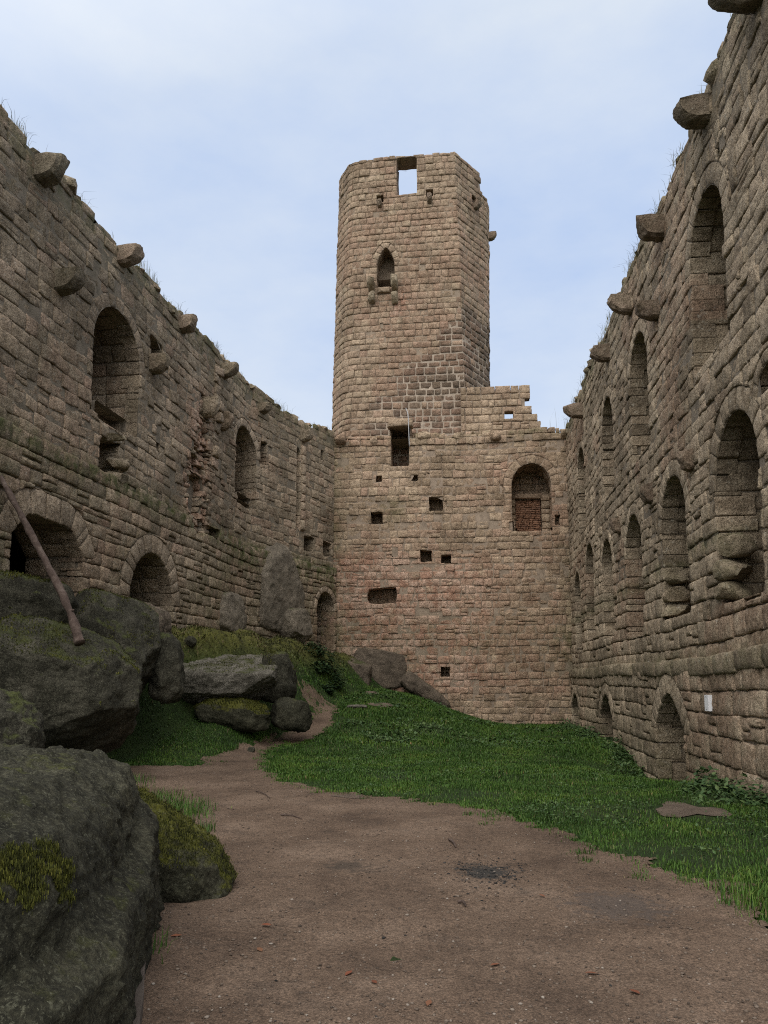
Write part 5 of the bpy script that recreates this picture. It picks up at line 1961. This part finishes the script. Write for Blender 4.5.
bo = link_mesh('edging_board', np.array(V), fs, M_board, None, (e0[0], e0[1], 0), smooth=False)
tag(bo, 'narrow weathered edging board along the huge boulder', 'board')

# ------------------------------------------------------------------ litter on the path
M_leaf, nt, b = new_mat('fallen_leaf')
g = G(nt)
c = g.ramp(g.noise(2.0, 2, 0.5), [(0.3, (0.09, 0.035, 0.02)), (0.5, (0.16, 0.055, 0.03)), (0.7, (0.14, 0.08, 0.045))])
nt.links.new(c, b.inputs['Base Color'])
lv_pts = [(261, 928), (377, 988), (585, 978), (500, 968), (215, 900), (352, 975), (262, 956), (640, 1000), (196, 845), (430, 1005), (182, 940), (545, 900)]
me0 = None
for k, (px, py) in enumerate(lv_pts):
    p = ground(px, py)
    if me0 is None:
        prof = [(0, 0), (0.22, 0.16), (0.5, 0.25), (0.78, 0.15), (1, 0)]
        V = [(x, 0, 0.02 * math.sin(x * 3)) for x, _ in prof] + [(x, w_, 0.10 * w_ + 0.03) for x, w_ in prof[1:-1]] + [(x, -w_, 0.16 * w_ + 0.02) for x, w_ in prof[1:-1]] + [(-0.3, 0.02, 0.03), (-0.3, -0.02, 0.03)]
        fs = [(0, 1, 5), (1, 2, 6, 5), (2, 3, 7, 6), (3, 4, 7), (0, 8, 1), (1, 8, 9, 2), (2, 9, 10, 3), (3, 10, 4), (0, 11, 12)]
        o = link_mesh('fallen_leaf', np.array(V), fs, M_leaf, smooth=True)
        me0 = o
    else:
        o = me0.copy(); COL.objects.link(o)
    o.location = (p[0], p[1], float(tz(p[0], p[1])) + 0.022)
    o.rotation_euler = (rng.uniform(-0.15, 0.15), rng.uniform(-0.1, 0.1), rng.uniform(0, 6.28))
    s_ = rng.uniform(0.05, 0.08); o.scale = (s_, s_, s_)
    tag(o, 'small curled reddish brown leaf lying on the gravel path', 'leaf', 'fallen leaves on the path')

tw = [((449, 842), (456, 850), 'short dark twig on the gravel just above the charcoal patch'), ((458, 906), (466, 910), 'forked dark twig on the gravel below the charcoal patch'),
      ((281, 817), (302, 821), 'long thin twig on the gravel near the lawn'), ((256, 793), (270, 800), 'thin pale twig on the path near the bend')]
for k, (a_, b_, lab) in enumerate(tw):
    A_, B_ = ground(*a_), ground(*b_)
    A_[2] = tz(A_[0], A_[1]) + 0.026; B_[2] = tz(B_[0], B_[1]) + 0.026
    mid = (A_ + B_) / 2 + np.array([0.01, 0.03, 0.008])
    V, fs = tube([A_, mid, B_], [0.012, 0.010, 0.006] if k < 2 else [0.008, 0.007, 0.004], 6, 5, 0.3, k)
    o = link_mesh('twig', V, fs, M_bark, None, A_)
    tag(o, lab, 'twig')


def pebbles(name, label, cat, n, fn, smin, smax, mat):
    bm = bmesh.new(); bmesh.ops.create_icosphere(bm, subdivisions=1, radius=1)
    B = np.array([v.co[:] for v in bm.verts]); bf = np.array([[v.index for v in p.verts] for p in bm.faces]); bm.free()
    x, y = fn(n)
    n = len(x)
    s_ = smin + (smax - smin) * rng.random(n) ** 3
    sh = s_[:, None] * np.stack([rng.uniform(0.8, 1.5, n), rng.uniform(0.8, 1.3, n), rng.uniform(0.5, 0.8, n)], -1)
    V = B[None] * sh[:, None, :] * (1 + rng.normal(0, 0.14, (n, len(B), 1)))
    a = rng.uniform(0, 6.28, n); ca, sa = np.cos(a)[:, None], np.sin(a)[:, None]
    X = V[..., 0] * ca - V[..., 1] * sa; Y = V[..., 0] * sa + V[..., 1] * ca
    V = np.stack([X + x[:, None], Y + y[:, None], V[..., 2] + (tz(x, y) + 0.013 + 0.008 * n2(x * 2.5, y * 2.5, 66, 3) + s_ * 0.15)[:, None]], -1).reshape(-1, 3)
    f = (bf[None] + (np.arange(n) * len(B))[:, None, None]).reshape(-1, 3)
    o = link_mesh(name, V, f, mat, None, None, {'rnd': np.repeat(rng.random(n), len(B))}, smooth=True)
    tag(o, label, cat, kind='stuff')


M_peb, nt, b = new_mat('gravel_stones')
g = G(nt)
c = g.ramp(g.attr('rnd'), [(0, (0.05, 0.038, 0.03)), (0.5, (0.11, 0.083, 0.064)), (0.9, (0.17, 0.135, 0.107)), (1, (0.27, 0.235, 0.2))])
nt.links.new(c, b.inputs['Base Color'])
M_coal, nt, b = new_mat('charcoal')
g = G(nt)
c = g.ramp(g.attr('rnd'), [(0, (0.012, 0.012, 0.012)), (1, (0.045, 0.042, 0.04))])
nt.links.new(c, b.inputs['Base Color'])


def fn_path(n):
    y = 3.4 + (15 - 3.4) * rng.random(n) ** 1.8
    x = rng.uniform(-4.5, 4.5, n)
    m = in_path(x, y) & (np.abs(x) < 0.55 * y)
    return x[m], y[m]


def fn_coal(n):
    x = s1[0] + rng.normal(0.02, 0.17, n); y = s1[1] + rng.normal(0, 0.26, n)
    x2 = rng.uniform(-1.2, 2.4, n // 5); y2 = rng.uniform(3.8, 7.5, n // 5)
    return np.concatenate([x, x2]), np.concatenate([y, y2])


pebbles('gravel', 'loose small stones scattered over the path', 'gravel', 26000, fn_path, 0.002, 0.011, M_peb)
pebbles('charcoal', 'dark charcoal crumbs of an old fire on the path', 'charcoal', 380, fn_coal, 0.004, 0.013, M_coal)

# ------------------------------------------------------------------ light, sky, camera
SUN_EL, SUN_AZ = R(52), R(200)        # azimuth clockwise from +Y: sun behind the viewer, a little left
w = bpy.data.worlds.new('World'); sc.world = w; w.use_nodes = True
nt = w.node_tree
for n in list(nt.nodes): nt.nodes.remove(n)
out = nt.nodes.new('ShaderNodeOutputWorld'); bg = nt.nodes.new('ShaderNodeBackground')
nt.links.new(bg.outputs[0], out.inputs[0])
sky = nt.nodes.new('ShaderNodeTexSky'); sky.sky_type = 'NISHITA'; sky.sun_disc = False
sky.sun_elevation = SUN_EL; sky.sun_rotation = SUN_AZ
tc = nt.nodes.new('ShaderNodeTexCoord')
mp = nt.nodes.new('ShaderNodeMapping'); mp.inputs['Scale'].default_value = (1, 1, 2.2); mp.inputs['Rotation'].default_value = (0.3, 0.2, 0.5)
nt.links.new(tc.outputs['Generated'], mp.inputs[0])
no_ = nt.nodes.new('ShaderNodeTexNoise'); no_.inputs['Scale'].default_value = 2.1; no_.inputs['Detail'].default_value = 7; no_.inputs['Roughness'].default_value = 0.55
nt.links.new(mp.outputs[0], no_.inputs['Vector'])
rp = nt.nodes.new('ShaderNodeValToRGB')
rp.color_ramp.elements[0].position = 0.36; rp.color_ramp.elements[0].color = (4.4, 5.5, 7.6, 1)
rp.color_ramp.elements[1].position = 0.66; rp.color_ramp.elements[1].color = (6.3, 6.95, 7.85, 1)
nt.links.new(no_.outputs[0], rp.inputs[0])
mx = nt.nodes.new('ShaderNodeMix'); mx.data_type = 'RGBA'; mx.inputs[0].default_value = 0.9
nt.links.new(sky.outputs[0], mx.inputs[6]); nt.links.new(rp.outputs[0], mx.inputs[7])
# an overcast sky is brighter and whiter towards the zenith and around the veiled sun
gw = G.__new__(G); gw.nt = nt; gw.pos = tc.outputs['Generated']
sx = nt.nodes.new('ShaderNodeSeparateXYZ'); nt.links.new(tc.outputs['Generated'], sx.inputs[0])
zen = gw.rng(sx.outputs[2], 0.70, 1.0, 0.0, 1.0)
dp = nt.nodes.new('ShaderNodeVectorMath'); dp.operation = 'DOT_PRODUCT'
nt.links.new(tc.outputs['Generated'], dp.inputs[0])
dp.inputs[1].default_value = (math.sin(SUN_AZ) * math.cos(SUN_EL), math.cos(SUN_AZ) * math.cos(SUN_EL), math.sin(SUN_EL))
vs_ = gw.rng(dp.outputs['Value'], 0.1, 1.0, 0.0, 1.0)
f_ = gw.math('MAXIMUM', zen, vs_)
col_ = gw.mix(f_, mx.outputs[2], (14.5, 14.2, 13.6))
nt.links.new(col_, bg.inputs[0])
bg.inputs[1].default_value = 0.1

sl = bpy.data.lights.new('sun', 'SUN'); sl.energy = 1.5; sl.angle = R(60); sl.color = (1.0, 0.97, 0.93)
so = bpy.data.objects.new('sun', sl); COL.objects.link(so)
dirv = Vector((math.sin(SUN_AZ) * math.cos(SUN_EL), math.cos(SUN_AZ) * math.cos(SUN_EL), math.sin(SUN_EL)))
so.rotation_euler = dirv.to_track_quat('Z', 'Y').to_euler()
so.location = (0, -5, 30)

cam = bpy.data.cameras.new('camera')
cam.sensor_fit = 'VERTICAL'; cam.sensor_height = 36; cam.sensor_width = 27
cam.lens = F / 1024 * 36
cam.shift_y = (CY - 512) / 1024
cam.clip_start = 0.05; cam.clip_end = 3000
co = bpy.data.objects.new('camera', cam); COL.objects.link(co)
co.location = tuple(EYE); co.rotation_euler = (R(90) + PITCH, 0, 0)
sc.camera = co
sc.view_settings.view_transform = 'Standard'
sc.view_settings.look = 'None'
sc.view_settings.exposure = 0.3
sc.view_settings.gamma = 1.0
sc.view_settings.use_curve_mapping = False
sc.cycles.max_bounces = 5
sc.cycles.diffuse_bounces = 2
sc.cycles.use_denoising = False
sc.cycles.filter_width = 1.1
sc.cycles.adaptive_threshold = 0.006
